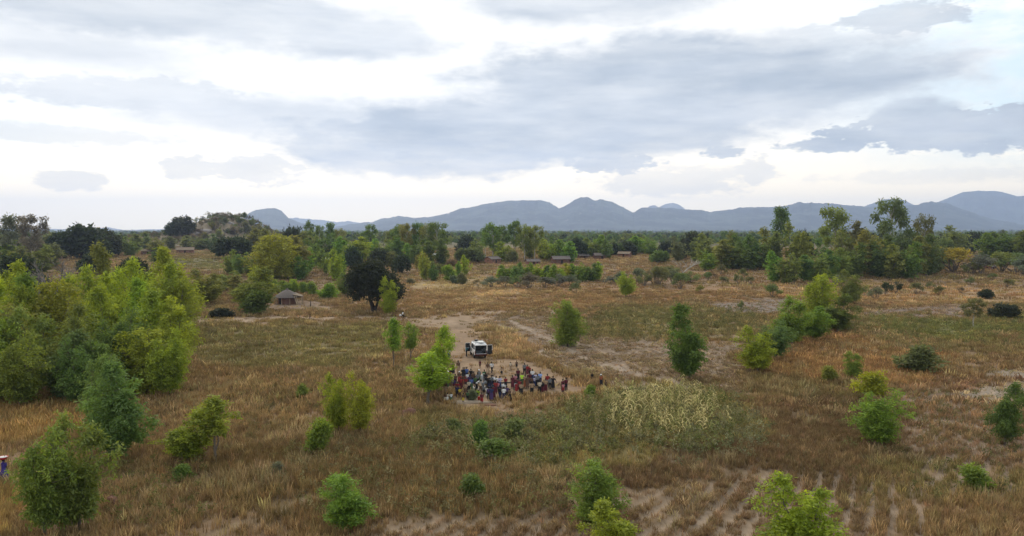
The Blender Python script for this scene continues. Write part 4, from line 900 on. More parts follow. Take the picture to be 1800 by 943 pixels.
def make_hill_scrub():
    n = 1500; x = -255 + rng.normal(size=n)*62; y = 690 + rng.normal(size=n)*60; k = (y < 760) & (rng.random(n) < .25 + .75*ss(.4, .6, fbm(x/14, y/14, 3))); x, y = x[k], y[k]; m = len(x)
    r = np.random.default_rng(15); protos = []
    for i in range(4):
        lobes = [((r.normal()*.9, r.normal()*.9, r.uniform(.6, 2.4)), (.8, .8, .7)) for _ in range(6)]; V, Q, T = leaf_cloud(lobes, 160, .7, .4, r, droop=.1, spread=.3); protos.append(mesh_np('scrub', V, Q, T))
    s = rng.uniform(.5, 1.3, m); cc = np.array([COL[c] for c in ('dull', 'rust', 'rust', 'grey', 'rust', 'olive')]); ci = rng.integers(0, 6, m)
    scatter('hill_scrub', 'brown and olive scrub cloaking the rocky hill', 'scrub', np.stack([x, y, terrain(x, y)], 1), rng.integers(0, 4, m), np.stack([0*x, 0*x, rng.uniform(0, 6.28, m)], 1), np.stack([s, s, s], 1), cc[ci]*rng.uniform(.6, 1.1, m)[:, None], protos, 'wood')
make_hill_scrub()
# ------------------------------------------------------------------ rocks, mounds
def rock_mesh(seed, sx, sy, sz):
    bm = bmesh.new(); bmesh.ops.create_icosphere(bm, subdivisions=3, radius=1); rr = np.random.default_rng(seed); off = rr.random(3)*50
    for v in bm.verts:
        c = v.co; n = float(fbm(np.array(c.x*1.3+off[0]+c.z), np.array(c.y*1.3+off[1]-c.z*.6), 4)); k = .62 + .75*n
        v.co = Vector((c.x*sx*k, c.y*sy*k, max(c.z, -.35)*sz*k))
    me = bpy.data.meshes.new('boulder'); bm.to_mesh(me); bm.free(); return me
for i, (px, py, w, h, lab) in enumerate([
    (396, 381, 24, 6, 'grey granite crag capping the rocky hill'), (380, 386, 12, 5, 'grey granite boulder left of the crag on the hill'),
    (418, 381, 14, 4, 'brown granite boulder right of the crag on the hill'), (358, 408, 22, 6, 'striped pale rock slab on the left flank of the hill'),
    (347, 412, 12, 5, 'dark boulder beside the striped slab on the hill'), (298, 428, 12, 4, 'pale flat rock below the dark hill-shoulder tree'), (406, 394, 10, 4, 'small grey boulder below the crag on the hill'),
    (438, 392, 10, 4, 'lowest boulder on the right flank of the hill')]):
    p = G(px, py); d = math.hypot(p.x, p.y); k = d/F
    tag(obj('boulder', rock_mesh(400+i, w*k*.62, w*k*.5, h*k*.95), 'rock', loc=p), lab, 'boulder', 'boulders on the rocky hill')
for i, (px, py, w, h, lab) in enumerate([(720, 729, 20, 14, 'red-brown earth heap at the foot of the crowd-side sapling'), (196, 893, 16, 24, 'reddish broken termite mound right of the lower-left sapling'), (748, 592, 9, 6, 'small red earth heap beside the thin-stemmed saplings')]):
    p = G(px, py); k = math.hypot(p.x, p.y)/F; tag(obj('earth_mound', rock_mesh(420+i, w*k*.7, w*k*.6, h*k*.9), 'redsoil', loc=p), lab, 'mound')

# ------------------------------------------------------------------ thatched hut by the path
def make_hut():
    p = G(505, 534); e = obj('thatched_hut', None, loc=p, rot=(0, 0, .12))
    tag(e, 'round mud hut with grey thatched roof beside the path', 'hut')
    def ringwall(r0, r1, h, gap):
        mb = MB(); n = 28; vs = []
        for k in range(n+1):
            a = gap/2 + (2*math.pi-gap)*k/n - math.pi/2 - .75
            for rr, z in ((r1, 0), (r1, h), (r0, h), (r0, 0)): vs.append((rr*math.cos(a), rr*math.sin(a), z))
        fs = [(k*4+j, k*4+(j+1) % 4, k*4+4+(j+1) % 4, k*4+4+j) for k in range(n) for j in range(4)] + [(0, 1, 2, 3), (n*4+3, n*4+2, n*4+1, n*4)]
        return mb.add(vs, fs).mesh('wall')
    obj('wall', ringwall(2.15, 2.35, 2.1, .42), 'mud', e)
    mb = MB(); rs = []
    for k in range(7):
        t = k/6; rr = 3.25*(1-t)**.82 + .06; rs.append(((0, 0, 1.72 + 2.0*t**.9), rr, rr))
    mb.rings(rs, 30); rf = obj('roof', mb.mesh('roof'), 'thatch', e)
    mb = MB(); rrn = random.Random(3)
    for k in range(46):
        a = 2*math.pi*k/46; mb.tube([(2.5*math.cos(a), 2.5*math.sin(a), 2.28), (3.35*math.cos(a+.02), 3.35*math.sin(a+.02), 1.58 + rrn.uniform(-.12, .08))], [.13, .05], 4)
    obj('eaves_fringe', mb.mesh('eaves_fringe'), 'thatch', rf)
    mb = MB(); mb.rings([((0, 0, 3.62), .35, .35), ((0, 0, 3.85), .26, .26), ((0, 0, 4.02), .05, .05)], 10); obj('finial', mb.mesh('finial'), 'thatch', rf)
    a = -math.pi/2-.75
    mb = MB(); mb.box((2.2*math.cos(a), 2.2*math.sin(a), .9), (.08, .8, 1.8), Matrix.Rotation(a, 3, 'Z')); obj('door', mb.mesh('door'), 'dark', e)  # dark panel fills the doorway, its colour standing for the shade indoors
    for k in range(9):
        a = 2*math.pi*k/9 + .2; mb = MB(); mb.tube([(2.95*math.cos(a), 2.95*math.sin(a), -.1), (2.9*math.cos(a), 2.9*math.sin(a), 1.9)], [.06, .05], 6); obj('post', mb.mesh('post'), 'pole', e)
    # straw lean-to on the right
    mb = MB(); mb.add([(1.7, -2.3, 2.55), (3.9, -1.7, 2.0), (3.9, 1.2, 2.0), (1.9, 1.4, 2.8), (1.7, -2.3, 2.35), (3.9, -1.7, 1.78), (3.9, 1.2, 1.78), (1.9, 1.4, 2.6)],
        [(0, 1, 2, 3), (7, 6, 5, 4), (0, 4, 5, 1), (1, 5, 6, 2), (2, 6, 7, 3), (3, 7, 4, 0)]); lt = obj('lean_to', mb.mesh('lean_to'), 'straw', e)
    for (x0, y0, x1, y1) in ((2.9, -2.9, 2.1, -2.2), (3.8, -1.6, 3.75, -1.6), (3.8, 1.0, 3.75, 1.0), (3.2, -2.4, 2.5, -2.0)):
        mb = MB(); mb.tube([(x0, y0, -.1), ((x0+x1)/2, (y0+y1)/2, 1.0), (x1, y1, 2.15)], [.11, .1, .08], 6); obj('pole', mb.mesh('pole'), 'pole', lt)
make_hut()
def make_post():
    mb = MB(); mb.tube([(0, 0, -.2), (.02, 0, .6), (0, .02, 1.25)], [.13, .12, .09], 7); mb.rings([((0, .02, 1.25), .12, .12), ((0, .02, 1.32), .05, .05)], 7)
    tag(obj('tree_stump', mb.mesh('tree_stump'), 'darkbark', loc=G(546, 539)), 'dark upright stump in the yard right of the thatched hut', 'stump')
make_post()
# ------------------------------------------------------------------ village houses
def house(px, py, wpx, rz, wallm, roofm, label, hk=1.0, name='brick_house'):
    p = G(px, py); k = math.hypot(p.x, p.y)/F; L = wpx*k*.92; W = L*.62; h = min(2.3, L*.30)*hk; g = W*.24
    e = obj(name, None, loc=p, rot=(0, 0, rz)); tag(e, label, 'house', 'village houses')
    mb = MB(); t = .2
    prof = [(-W/2, -.3), (W/2, -.3), (W/2, h), (0, h+g*.93), (-W/2, h)]
    mb.prism(prof, -L/2, L/2); obj('wall', mb.mesh('wall'), wallm, e)
    mb = MB(); o = .45; s = g/(W/2)
    for sg in (1, -1):
        mb.prism([(0, h+g+.02), (sg*(W/2+o), h-o*s+.02), (sg*(W/2+o), h-o*s+.12), (0, h+g+.12)], -L/2-o, L/2+o)
    rf = obj('roof', mb.mesh('roof'), roofm, e)
    mb = MB(); mb.tube([(-L/2-o, 0, h+g+.13), (L/2+o, 0, h+g+.13)], .09, 6); obj('ridge_cap', mb.mesh('ridge_cap'), roofm, rf)
    def opening(nm, c, d):
        mb = MB(); mb.box(c, d); w = obj(nm, mb.mesh(nm), 'dark', e)  # solid box on the wall, coloured like the shade of an opening
        mb = MB(); ax = 0 if d[0] > d[1] else 1; sz = [.06, .1, .1]
        if ax == 0: mb.box((c[0], c[1], c[2]+d[2]/2+.05), (d[0]+.2, d[1]+.06, .1)); mb.box((c[0], c[1], c[2]-d[2]/2-.05), (d[0]+.2, d[1]+.06, .1))
        else: mb.box((c[0], c[1], c[2]+d[2]/2+.05), (d[0]+.06, d[1]+.2, .1)); mb.box((c[0], c[1], c[2]-d[2]/2-.05), (d[0]+.06, d[1]+.2, .1))
        obj('frame', mb.mesh('frame'), 'pole', w)
    opening('door', (0, -W/2, h*.42), (.85, .1, h*.82))
    for x in (-L*.3, L*.3): opening('window', (x, -W/2, h*.58), (.6, .1, .5))
    opening('window', (L/2, 0, h*.6), (.1, .6, .5)); opening('window', (-L/2, 0, h*.6), (.1, .6, .5))
    return e
for r_ in [(838, 461, 30, .35, 'brick', 'thatch', 'brick house with grey roof, left one of the pair behind hedge row'), (866, 463, 28, .9, 'brick', 'thatch', 'gabled brick house, right one of the pair behind hedge row'),
    (936, 466, 24, .3, 'brick', 'thatch', 'low grey-roofed house half hidden behind the hedge row'), (985, 464, 32, .25, 'mud', 'thatch', 'long grey-roofed house above the right part of the hedge row'),
    (1024, 455, 20, .5, 'mud', 'thatch', 'small grey-roofed house left of the two beside the reddish tree'), (1056, 456, 26, .2, 'mud', 'thatch', 'grey-roofed house in the middle of the village clearing'),
    (1098, 452, 22, -.5, 'brick', 'straw', 'little brick house at the right end of the village clearing'), (565, 464, 26, .2, 'brick', 'tin', 'red brick house with bright tin roof left of big mango'),
    (769, 452, 14, .1, 'mud', 'tin', 'tiny white-roofed hut under the tall skyline gums'), (262, 448, 22, .15, 'mud', 'straw', 'low mud house left of the field at the hill foot'),
    (326, 446, 28, .3, 'brick', 'straw', 'straw-roofed brick house at the hill foot'), (1428, 452, 28, .2, 'brick', 'straw', 'brown-roofed house seen between trees of right grove'),
    (1394, 454, 22, .2, 'mud', 'tin', 'grey tin-roofed shed left of the brown-roofed house in right grove'), (1690, 446, 28, .25, 'brick', 'tin', 'tin-roofed brick house behind the golden yellow tree'),
    (1740, 474, 18, .6, 'brick', 'thatch', 'small red brick house between spreading shrubs at right'), (1050, 470, 14, .2, 'mud', 'thatch', 'lowest little hut right above the hedge row end')]:
    house(*r_)

# ------------------------------------------------------------------ people
def rot_about(p, c, ax, a): return Matrix.Rotation(a, 3, ax) @ (Vector(p)-Vector(c)) + Vector(c)
def person_proto(lean=0.0, arms=((.1, .2), (.1, .2)), legs=(.0, .0), knees=(0, 0), out=(.12, .12), seed=0):
    """arms: forward swing of upper arm and bend of the elbow, per side; legs: forward swing of the thigh. 1.74 m tall, faces +y"""
    pel = Vector((0, 0, .90)); J = {}
    def up(p): return rot_about(p, pel, 'X', -lean)
    for n, p in dict(spine=(0, 0, 1.10), chest=(0, 0, 1.28), neck0=(0, -.005, 1.43), neck=(0, .01, 1.48), jaw=(0, .025, 1.54), head=(0, .015, 1.61), top=(0, .005, 1.69), nose=(0, .105, 1.585)).items(): J[n] = up(p)
    V = []; E = []; RD = []
    def v(p, r, par=None):
        V.append(Vector(p)); RD.append(r); i = len(V)-1
        if par is not None: E.append((par, i))
        return i
    p0 = v(pel, (.135, .10)); s = v(J['spine'], (.125, .09), p0); c = v(J['chest'], (.15, .10), s); n0 = v(J['neck0'], (.07, .065), c); n1 = v(J['neck'], (.048, .05), n0)
    j = v(J['jaw'], (.066, .075), n1); h = v(J['head'], (.078, .092), j); v(J['top'], (.05, .06), h); v(J['nose'], (.014, .014), h)
    for sx in (-1, 1): v(up((sx*.082, 0, 1.60)), (.014, .02), h)          # ears
    JJ = {}
    for si, sx in enumerate((-1, 1)):
        sh = Vector((sx*.175, 0, 1.385)); sw, el = arms[si]
        def arm(p): return up(rot_about(rot_about(p, sh, 'X', sw), sh, 'Y', -sx*out[si]))
        elb = sh + Vector((0, 0, -.29)); def_w = rot_about(elb + Vector((0, 0, -.25)), elb, 'X', el); hand = rot_about(elb + Vector((0, .01, -.32)), elb, 'X', el)
        a = v(up(sh), (.056, .056), c); b = v(arm(elb), (.042, .042), a); w = v(arm(def_w), (.029, .027), b); pm = v(arm(hand), (.036, .018), w)
        JJ['sh', si], JJ['el', si], JJ['wr', si] = up(sh), arm(elb), arm(def_w)
        for q, (oy, L) in enumerate(((-.028, .075), (-.009, .088), (.010, .082), (.028, .062))):
            k1 = rot_about(elb + Vector((0, oy, -.36)), elb, 'X', el); k2 = rot_about(elb + Vector((-sx*.012, oy, -.36-L*.8)), elb, 'X', el)
            f = v(arm(k1), (.0095, .0095), pm); v(arm(k2), (.0075, .0075), f)
        t1 = rot_about(elb + Vector((-sx*.01, .055, -.33)), elb, 'X', el); t2 = rot_about(elb + Vector((-sx*.015, .07, -.375)), elb, 'X', el)
        f = v(arm(t1), (.011, .011), pm); v(arm(t2), (.009, .009), f)
        hip = Vector((sx*.092, 0, .87)); sw = legs[si]; kb = knees[si]
        kn = rot_about(hip + Vector((sx*.008, .01, -.41)), hip, 'X', sw); an = rot_about(kn + Vector((0, -.02, -.40)), kn, 'X', sw-kb); toe = an + rot_about(Vector((sx*.02, .15, -.04)), (0, 0, 0), 'X', sw-kb)
        heel = an + Vector((0, -.04, -.035))
        a = v(hip, (.088, .085), p0); b = v(kn, (.056, .056), a); d = v(an, (.036, .04), b); v(toe, (.038, .022), d); v(heel, (.028, .024), d)
        JJ['hip', si], JJ['kn', si], JJ['an', si] = hip, kn, an
    me = bpy.data.meshes.new('skeleton'); me.from_pydata(V, E, []); o = bpy.data.objects.new('skeleton', me); C.objects.link(o)
    o.modifiers.new('skin', 'SKIN'); sb = o.modifiers.new('sub', 'SUBSURF'); sb.levels = 1; sb.render_levels = 1
    for i, sv in enumerate(me.skin_vertices[0].data): sv.radius = RD[i]; sv.use_root = (i == 0)
    dg = bpy.context.evaluated_depsgraph_get(); body = bpy.data.meshes.new_from_object(o.evaluated_get(dg)); body.name = 'body'
    body.polygons.foreach_set('use_smooth', [True]*len(body.polygons)); bpy.data.objects.remove(o)
    zmin = min(q.co.z for q in body.vertices)
    def fin(mb, nm):
        m = mb.mesh(nm, True)
        for q in m.vertices: q.co.z -= zmin
        return m
    for q in body.vertices: q.co.z -= zmin
    out_ = {'person': body}
    mb = MB()        # shirt: torso shell and short sleeves
    rs = [(.84, .165, .135), (.95, .163, .13), (1.10, .152, .122), (1.25, .175, .132), (1.36, .19, .115), (1.42, .10, .085)]
    n = 12; vs = []
    for z, rx, ry in rs:
        for k in range(n):
            a = 2*math.pi*k/n; vs.append(up((rx*math.cos(a), ry*math.sin(a), z)))
    mb.add(vs, [(i*n+k, i*n+(k+1) % n, (i+1)*n+(k+1) % n, (i+1)*n+k) for i in range(len(rs)-1) for k in range(n)])
    for si in (0, 1):
        a, b = JJ['sh', si], JJ['el', si]; mb.tube([a + Vector((0, 0, .02)), a.lerp(b, .45), a.lerp(b, .85)], [.075, .07, .068], 8, False)
    out_['shirt'] = fin(mb, 'shirt')
    mb = MB()        # wrapped skirt to the shin, hanging between the legs' positions
    mx = (JJ['kn', 0] + JJ['kn', 1])/2; sp = abs(JJ['an', 0].y - JJ['an', 1].y)/2
    mb.rings([((0, 0, 1.02), .15, .12), ((0, mx.y*.2, .88), .19, .15), ((0, mx.y*.7, .62), .205, .175 + sp*.5), ((0, mx.y, .30), .215, .185 + sp), ((0, mx.y, .22), .22, .19 + sp)], 14, False); out_['skirt'] = fin(mb, 'skirt')
    mb = MB()        # trousers
    mb.rings([((0, 0, 1.02), .15, .118), ((0, 0, .90), .18, .14), ((0, 0, .80), .175, .135)], 12, False)
    for si in (0, 1): mb.tube([JJ['hip', si], JJ['kn', si], JJ['an', si] + Vector((0, 0, .03))], [.108, .08, .065], 9, False)
    out_['trousers'] = fin(mb, 'trousers')
    mb = MB()        # shorts
    mb.rings([((0, 0, 1.02), .15, .118), ((0, 0, .90), .18, .14), ((0, 0, .80), .175, .135)], 12, False)
    for si in (0, 1): mb.tube([JJ['hip', si], JJ['hip', si].lerp(JJ['kn', si], .55), JJ['hip', si].lerp(JJ['kn', si], 1.0)], [.11, .098, .095], 9, False)
    out_['shorts'] = fin(mb, 'shorts')
    def cap(z0, k, back):
        mb = MB(); vs = []; n = 12; rs = [(1.565, .083, .098), (1.61, .09, .105), (1.66, .082, .095), (1.705, .05, .06), (1.72, .012, .015)]
        for z, rx, ry in rs:
            for q in range(n):
                a = 2*math.pi*q/n; yy = ry*k*math.sin(a); zz = z + (.03 if math.sin(a) > .3 and z < 1.6 else 0)*z0
                vs.append(up((rx*k*math.cos(a), yy - back, zz)))
        mb.add(vs, [(i*n+q, i*n+(q+1) % n, (i+1)*n+(q+1) % n, (i+1)*n+q) for i in range(len(rs)-1) for q in range(n)] + [tuple(range((len(rs)-1)*n, len(rs)*n))]); return mb
    out_['hair'] = fin(cap(1.0, 1.02, .012), 'hair'); out_['headscarf'] = fin(cap(.6, 1.22, .02), 'headscarf')
    out_['_J'] = {k: (q - Vector((0, 0, zmin))) for k, q in JJ.items()}; out_['_top'] = J['top'] - Vector((0, 0, zmin))
    return out_
PP = {'stand': person_proto(0, ((.05, .15), (.1, .25)), (.03, -.03)), 'folded': person_proto(.05, ((.35, 1.5), (.3, 1.6)), (-.03, .05), out=(.05, .05)),
      'walk': person_proto(.06, ((-.4, .3), (.45, .5)), (.42, -.38), (.1, .45)), 'bend': person_proto(.95, ((.9, .3), (.75, .5)), (.1, -.08), (.25, .1)),
      'hips': person_proto(0, ((-.25, .9), (-.2, .8)), (.08, -.05), out=(.55, .5)), 'reach': person_proto(.15, ((1.2, .3), (1.0, .5)), (.15, -.12)),
      'carry': person_proto(0, ((.1, .2), (2.5, .9)), (.25, -.22), (.05, .25), out=(.1, .35)), 'ride': person_proto(.3, ((1.0, .2), (1.0, .2)), (1.25, .85), (1.3, 1.2))}
HUE = dict(white=(.72,.72,.72), red=(.27,.035,.035), maroon=(.11,.025,.035), black=(.022,.022,.025), navy=(.03,.04,.10), blue=(.10,.16,.38), sky=(.32,.45,.78), grey=(.17,.18,.19), tan=(.36,.25,.16),
    brown=(.13,.075,.05), pink=(.50,.22,.24), lime=(.48,.80,.06), green=(.07,.14,.06), purple=(.075,.045,.12), orange=(.30,.10,.05), teal=(.05,.13,.15), cream=(.55,.47,.36), yellow=(.55,.42,.06), lilac=(.5,.48,.62), violet=(.06,.045,.22))
HT = {'a': 1.66, 't': 1.45, 'c': 1.15}; AGE = {'a': 'adult', 't': 'youth', 'c': 'child'}
def person(px, py, age, top, low, lt, pose, face, label, group=None, head=None, loc=None, sc=1.0):
    pr = PP[pose]; p = G(px, py) if loc is None else loc; k = HT[age]/1.74*sc*R.uniform(.96, 1.04)
    o = obj('person', pr['person'], 'skin', loc=p, rot=(0, 0, math.radians(face)), scale=(k*1.05, k*1.05, k)); tag(o, label, 'person', group)
    obj('shirt', pr['shirt'], 'cloth', o, color=HUE[top]); obj(lt, pr[lt], 'cloth', o, color=HUE[low])
    if head: obj('headscarf', pr['headscarf'], 'cloth', o, color=HUE[head])
    else: obj('hair', pr['hair'], 'hair', o)
    return o
# photograph pixel of the feet, age, top, lower garment colour and kind, pose, facing, head cloth
k1 = lambda cx, cy: (770 + .1485*cx, 580 + .1485*cy)
k2 = lambda cx, cy: (880 + .1272*cx, 600 + .1272*cy)
T, Z, H_ = 'trousers', 'skirt', 'shorts'
CROWD = [(k1(*q[:2]) + q[2:]) for q in [
 (130,262,'t','black','navy',T,'stand',20),(128,350,'a','lilac','navy',T,'stand',-10),(150,532,'c','lime','black',H_,'stand',200),(180,528,'a','brown','black',Z,'folded',150),(240,512,'a','brown','tan',Z,'stand',170),
 (297,600,'a','black','black',T,'folded',190),(318,590,'a','grey','navy',T,'stand',180),(340,592,'a','blue','navy',T,'stand',160),(118,640,'a','pink','maroon',Z,'folded',200,'white'),(252,642,'a','brown','red',Z,'stand',170,'white'),
 (390,612,'a','black','navy',T,'reach',180),(425,590,'c','tan','black',H_,'stand',180),(485,620,'a','grey','green',T,'stand',170,'white'),(548,620,'a','green','grey',T,'stand',190),
 (497,455,'c','maroon','brown',H_,'stand',180),(588,520,'a','brown','tan',Z,'walk',170),(637,512,'a','white','black',T,'walk',150),(752,545,'c','tan','black',H_,'hips',190),(858,480,'c','cream','tan',H_,'stand',180),(930,462,'c','brown','black',H_,'stand',180),
 (800,692,'t','red','black',H_,'stand',180),(692,700,'a','white','grey',T,'reach',150),(730,712,'a','lilac','navy',Z,'folded',200),(455,722,'a','white','black',T,'bend',250),(578,700,'a','black','black',T,'folded',170),
 (606,724,'a','black','navy',T,'stand',180),(632,700,'a','grey','navy',T,'stand',160),(75,660,'a','navy','black',Z,'stand',200),(110,690,'a','grey','green',Z,'folded',190),(150,680,'a','maroon','brown',Z,'stand',170),(188,730,'a','purple','maroon',Z,'stand',180),
 (90,765,'a','brown','tan',Z,'stand',160),(112,860,'c','cream','white',Z,'stand',20),(85,862,'c','brown','cream',H_,'stand',350),(155,860,'c','white','green',H_,'stand',10),(232,770,'a','red','navy',Z,'folded',170),(268,720,'a','red','maroon',Z,'stand',190,'red'),
 (225,800,'t','navy','black',T,'stand',180),(258,805,'c','yellow','brown',H_,'stand',10),(300,680,'a','brown','orange',Z,'stand',180),(325,790,'a','tan','brown',Z,'stand',170),(298,868,'c','brown','yellow',H_,'stand',0),(350,845,'c','green','black',H_,'stand',350),
 (330,700,'t','red','black',Z,'stand',180,'red'),(372,690,'a','purple','navy',Z,'folded',170),(392,720,'a','blue','green',Z,'stand',180),(365,740,'t','cream','black',T,'stand',190),(415,650,'a','brown','navy',T,'stand',180),(350,640,'t','white','grey',T,'stand',180),
 (440,690,'t','green','black',T,'stand',170),(470,665,'a','grey','black',T,'folded',180),(530,730,'a','grey','grey',T,'bend',290),(465,800,'c','lime','black',H_,'bend',200),(505,745,'t','tan','brown',H_,'bend',30),(518,885,'t','maroon','red',H_,'walk',0),
 (580,795,'c','white','grey',H_,'stand',20),(600,830,'t','purple','black',T,'stand',0),(632,845,'a','navy','purple',Z,'stand',350),(660,820,'a','maroon','maroon',Z,'folded',10),(682,760,'a','red','maroon',Z,'stand',180),(705,750,'t','pink','black',T,'stand',180),
 (735,825,'t','black','navy',T,'stand',350),(650,690,'a','white','black',T,'stand',180),(560,660,'a','black','grey',T,'reach',200),(545,770,'c','grey','black',H_,'stand',30),(205,660,'t','brown','black',T,'stand',180),(135,610,'t','red','black',Z,'stand',180)]]
CROWD += [(k2(*q[:2]) + q[2:]) for q in [
 (330,470,'a','grey','black',T,'stand',190),(370,470,'t','red','maroon',Z,'stand',180),(402,465,'c','red','black',H_,'stand',180),(240,550,'a','maroon','black',Z,'stand',180),(165,655,'a','maroon','maroon',Z,'stand',170),(202,630,'a','pink','maroon',Z,'folded',180),
 (297,620,'a','lime','green',T,'stand',160),(340,650,'a','tan','orange',Z,'stand',180),(440,560,'a','white','navy',Z,'stand',190),(487,612,'a','lilac','navy',T,'stand',180),(547,600,'a','sky','navy',T,'folded',170),(402,610,'a','maroon','purple',Z,'stand',180),
 (470,640,'t','lilac','navy',Z,'stand',180),(215,705,'c','red','red',Z,'stand',190),(247,690,'a','maroon','red',Z,'folded',180),(285,762,'a','tan','black',Z,'stand',0),(432,752,'a','tan','black',H_,'hips',0),(372,660,'a','brown','brown',Z,'stand',170),
 (540,730,'a','cream','black',T,'stand',10),(580,722,'t','black','maroon',Z,'stand',0),(622,706,'a','tan','maroon',Z,'stand',350),(646,640,'a','red','grey',T,'stand',190),(682,665,'t','grey','black',T,'stand',180),(725,665,'a','black','black',Z,'hips',170),
 (860,705,'a','maroon','maroon',Z,'stand',40),(905,690,'a','maroon','black',T,'stand',30),(866,712,'c','pink','red',H_,'stand',20),(45,822,'a','white','navy',T,'stand',0),(85,795,'t','purple','black',T,'stand',0),(127,822,'t','brown','black',T,'walk',30),(185,802,'c','tan','brown',H_,'stand',10),
 (270,700,'t','red','black',H_,'stand',180),(510,640,'a','grey','black',Z,'stand',180),(425,650,'t','brown','black',T,'stand',180),(600,700,'t','black','black',T,'stand',10),(1388,632,'a','orange','black',Z,'stand',200,'white'),(1452,672,'c','brown','black',H_,'stand',190),(1265,560,'c','black','brown',H_,'stand',180)]]
LT = {T: 'trousers', Z: 'skirt', H_: 'shorts'}
def zone_of(px, py):
    if px > 1020: return 'by the leafy bush'
    if py < 666: return 'in scattered back row'
    if py < 681: return 'in packed back half'
    if py < 692: return 'in packed middle'
    return 'at front edge'
rank = {}
for q in sorted(CROWD, key=lambda q: q[0]):
    zn = zone_of(q[0], q[1]); i = rank.get(zn, 0); rank[zn] = i+1
    top, low, lt = q[3], q[4], q[5]
    person(q[0], q[1], q[2], top, low, lt, q[6], q[7]+180*0, f'{"child" if q[2] == "c" else "person"} in {top} top and {low} {LT[lt]}, {ordinal(i)} from left {zn}',
           'people gathered around the pump', q[8] if len(q) > 8 else None)
person(820, 627, 'a', 'teal', 'black', T, 'reach', -60, 'person in teal shirt standing at the open front door of the car')
person(545, 566, 'a', 'brown', 'tan', Z, 'stand', 90, 'person in brown top and tan skirt walking the path below the hut')
wm = person(7, 846, 'a', 'violet', 'violet', Z, 'carry', -100, 'person in long purple dress carrying a red basin on their head')
# the basin on her head
mb = MB(); mb.rings([((0, 0, 0), .19, .19), ((0, 0, .10), .27, .27), ((0, 0, .17), .31, .31), ((0, 0, .185), .335, .335), ((0, 0, .17), .29, .29), ((0, 0, .10), .25, .25), ((0, 0, .02), .17, .17)], 22)
b_ = obj('basin', mb.mesh('basin', True), 'red', loc=wm.location + Vector((0, 0, wm.scale.z*PP['carry']['_top'].z + .02)), scale=(1.05, 1.05, 1.05)); tag(b_, 'red plastic basin balanced on the purple-dressed person', 'basin')
mb = MB(); mb.rings([((0, 0, .12), .25, .25), ((0, 0, .17), .275, .275), ((0, 0, .205), .20, .20), ((0, 0, .22), .05, .05)], 16); obj('contents', mb.mesh('contents', True), 'sack', b_)

# ------------------------------------------------------------------ things the crowd stands round
def make_pump():
    p = G(847, 682); e = obj('hand_pump', None, loc=p, rot=(0, 0, .2)); tag(e, 'pale grey upright hand pump in the middle of the crowd', 'pump')
    mb = MB(); mb.rings([((0, 0, -.05), 1.3, 1.1), ((0, 0, .12), 1.25, 1.05), ((0, 0, .14), 1.1, .95)], 24); obj('apron', mb.mesh('apron'), 'concrete', e)
    mb = MB(); mb.tube([(0, 0, .1), (0, 0, 1.1)], .085, 12); obj('stand_pipe', mb.mesh('stand_pipe'), 'greyp', e)
    mb = MB(); mb.box((0, 0, 1.32), (.26, .36, .46)); obj('pump_head', mb.mesh('pump_head'), 'greyp', e)
    mb = MB(); mb.tube([(0, -.1, 1.42), (0, -.7, 1.62), (0, -1.15, 1.9)], [.03, .028, .028], 8); mb.tube([(-.18, -1.15, 1.9), (.18, -1.15, 1.9)], .028, 8); obj('handle', mb.mesh('handle'), 'greyp', e)
    mb = MB(); mb.tube([(0, .1, 1.05), (0, .38, 1.02), (0, .46, .86)], [.045, .042, .04], 8); obj('spout', mb.mesh('spout'), 'greyp', e)
make_pump()
mb = MB(); mb.tube([(-1.9, 0, .62), (0, .02, .60), (1.9, 0, .63)], .09, 10); mb.tube([(-1.9, 0, .62), (-1.98, 0, .62)], .12, 10); mb.tube([(1.9, 0, .63), (1.98, 0, .63)], .12, 10)
e = obj('pipe', mb.mesh('pipe'), 'black', loc=G(889, 682), rot=(0, 0, .05)); tag(e, 'long dark pipe lying on white sacks behind the red-shirted youth', 'pipe')
def sack_mesh(seed):
    rr = random.Random(seed); mb = MB(); mb.rings([((0, 0, 0), .3, .22), ((0, 0, .08), .42, .3), ((rr.uniform(-.04, .04), 0, .3), .45, .33), ((0, 0, .48), .36, .26), ((0, 0, .56), .16, .12), ((0, .02, .62), .10, .06)], 12); return mb.mesh('sack', True)
for i, (dx, dy, a, lab) in enumerate([(-1.3, .05, .3, 'white sack under the left end of the dark pipe'), (-.2, -.05, 1.2, 'white sack under the middle of the dark pipe'), (1.2, .05, 2.2, 'white sack under the right end of the dark pipe')]):
    q = G(889, 682); tag(obj('sack', sack_mesh(i), 'sack', loc=q + Vector((dx, dy, 0)), rot=(0, 0, a), scale=(1.1, 1.1, .86)), lab, 'sack', 'sacks under the pipe')
def bucket(px, py, m, lab):
    e = obj('bucket', None, loc=G(px, py)); tag(e, lab, 'bucket', 'buckets at the pump')
    mb = MB(); mb.rings([((0, 0, 0), .12, .12), ((0, 0, .30), .165, .165), ((0, 0, .32), .18, .18), ((0, 0, .30), .15, .15), ((0, 0, .03), .11, .11)], 14); obj('pail', mb.mesh('pail', True), m, e)
    mb = MB(); mb.tube([(.17*math.cos(t), 0, .31 + .15*math.sin(t)) for t in np.linspace(0, math.pi, 9)], .008, 5); obj('handle', mb.mesh('handle'), 'steel', e)
bucket(856, 699, 'sack', 'white bucket on the pale ground before the pump'); bucket(888, 690, 'sack', 'white bucket below the long dark pipe'); bucket(842, 703, 'red', 'red bucket at the front edge of the crowd')
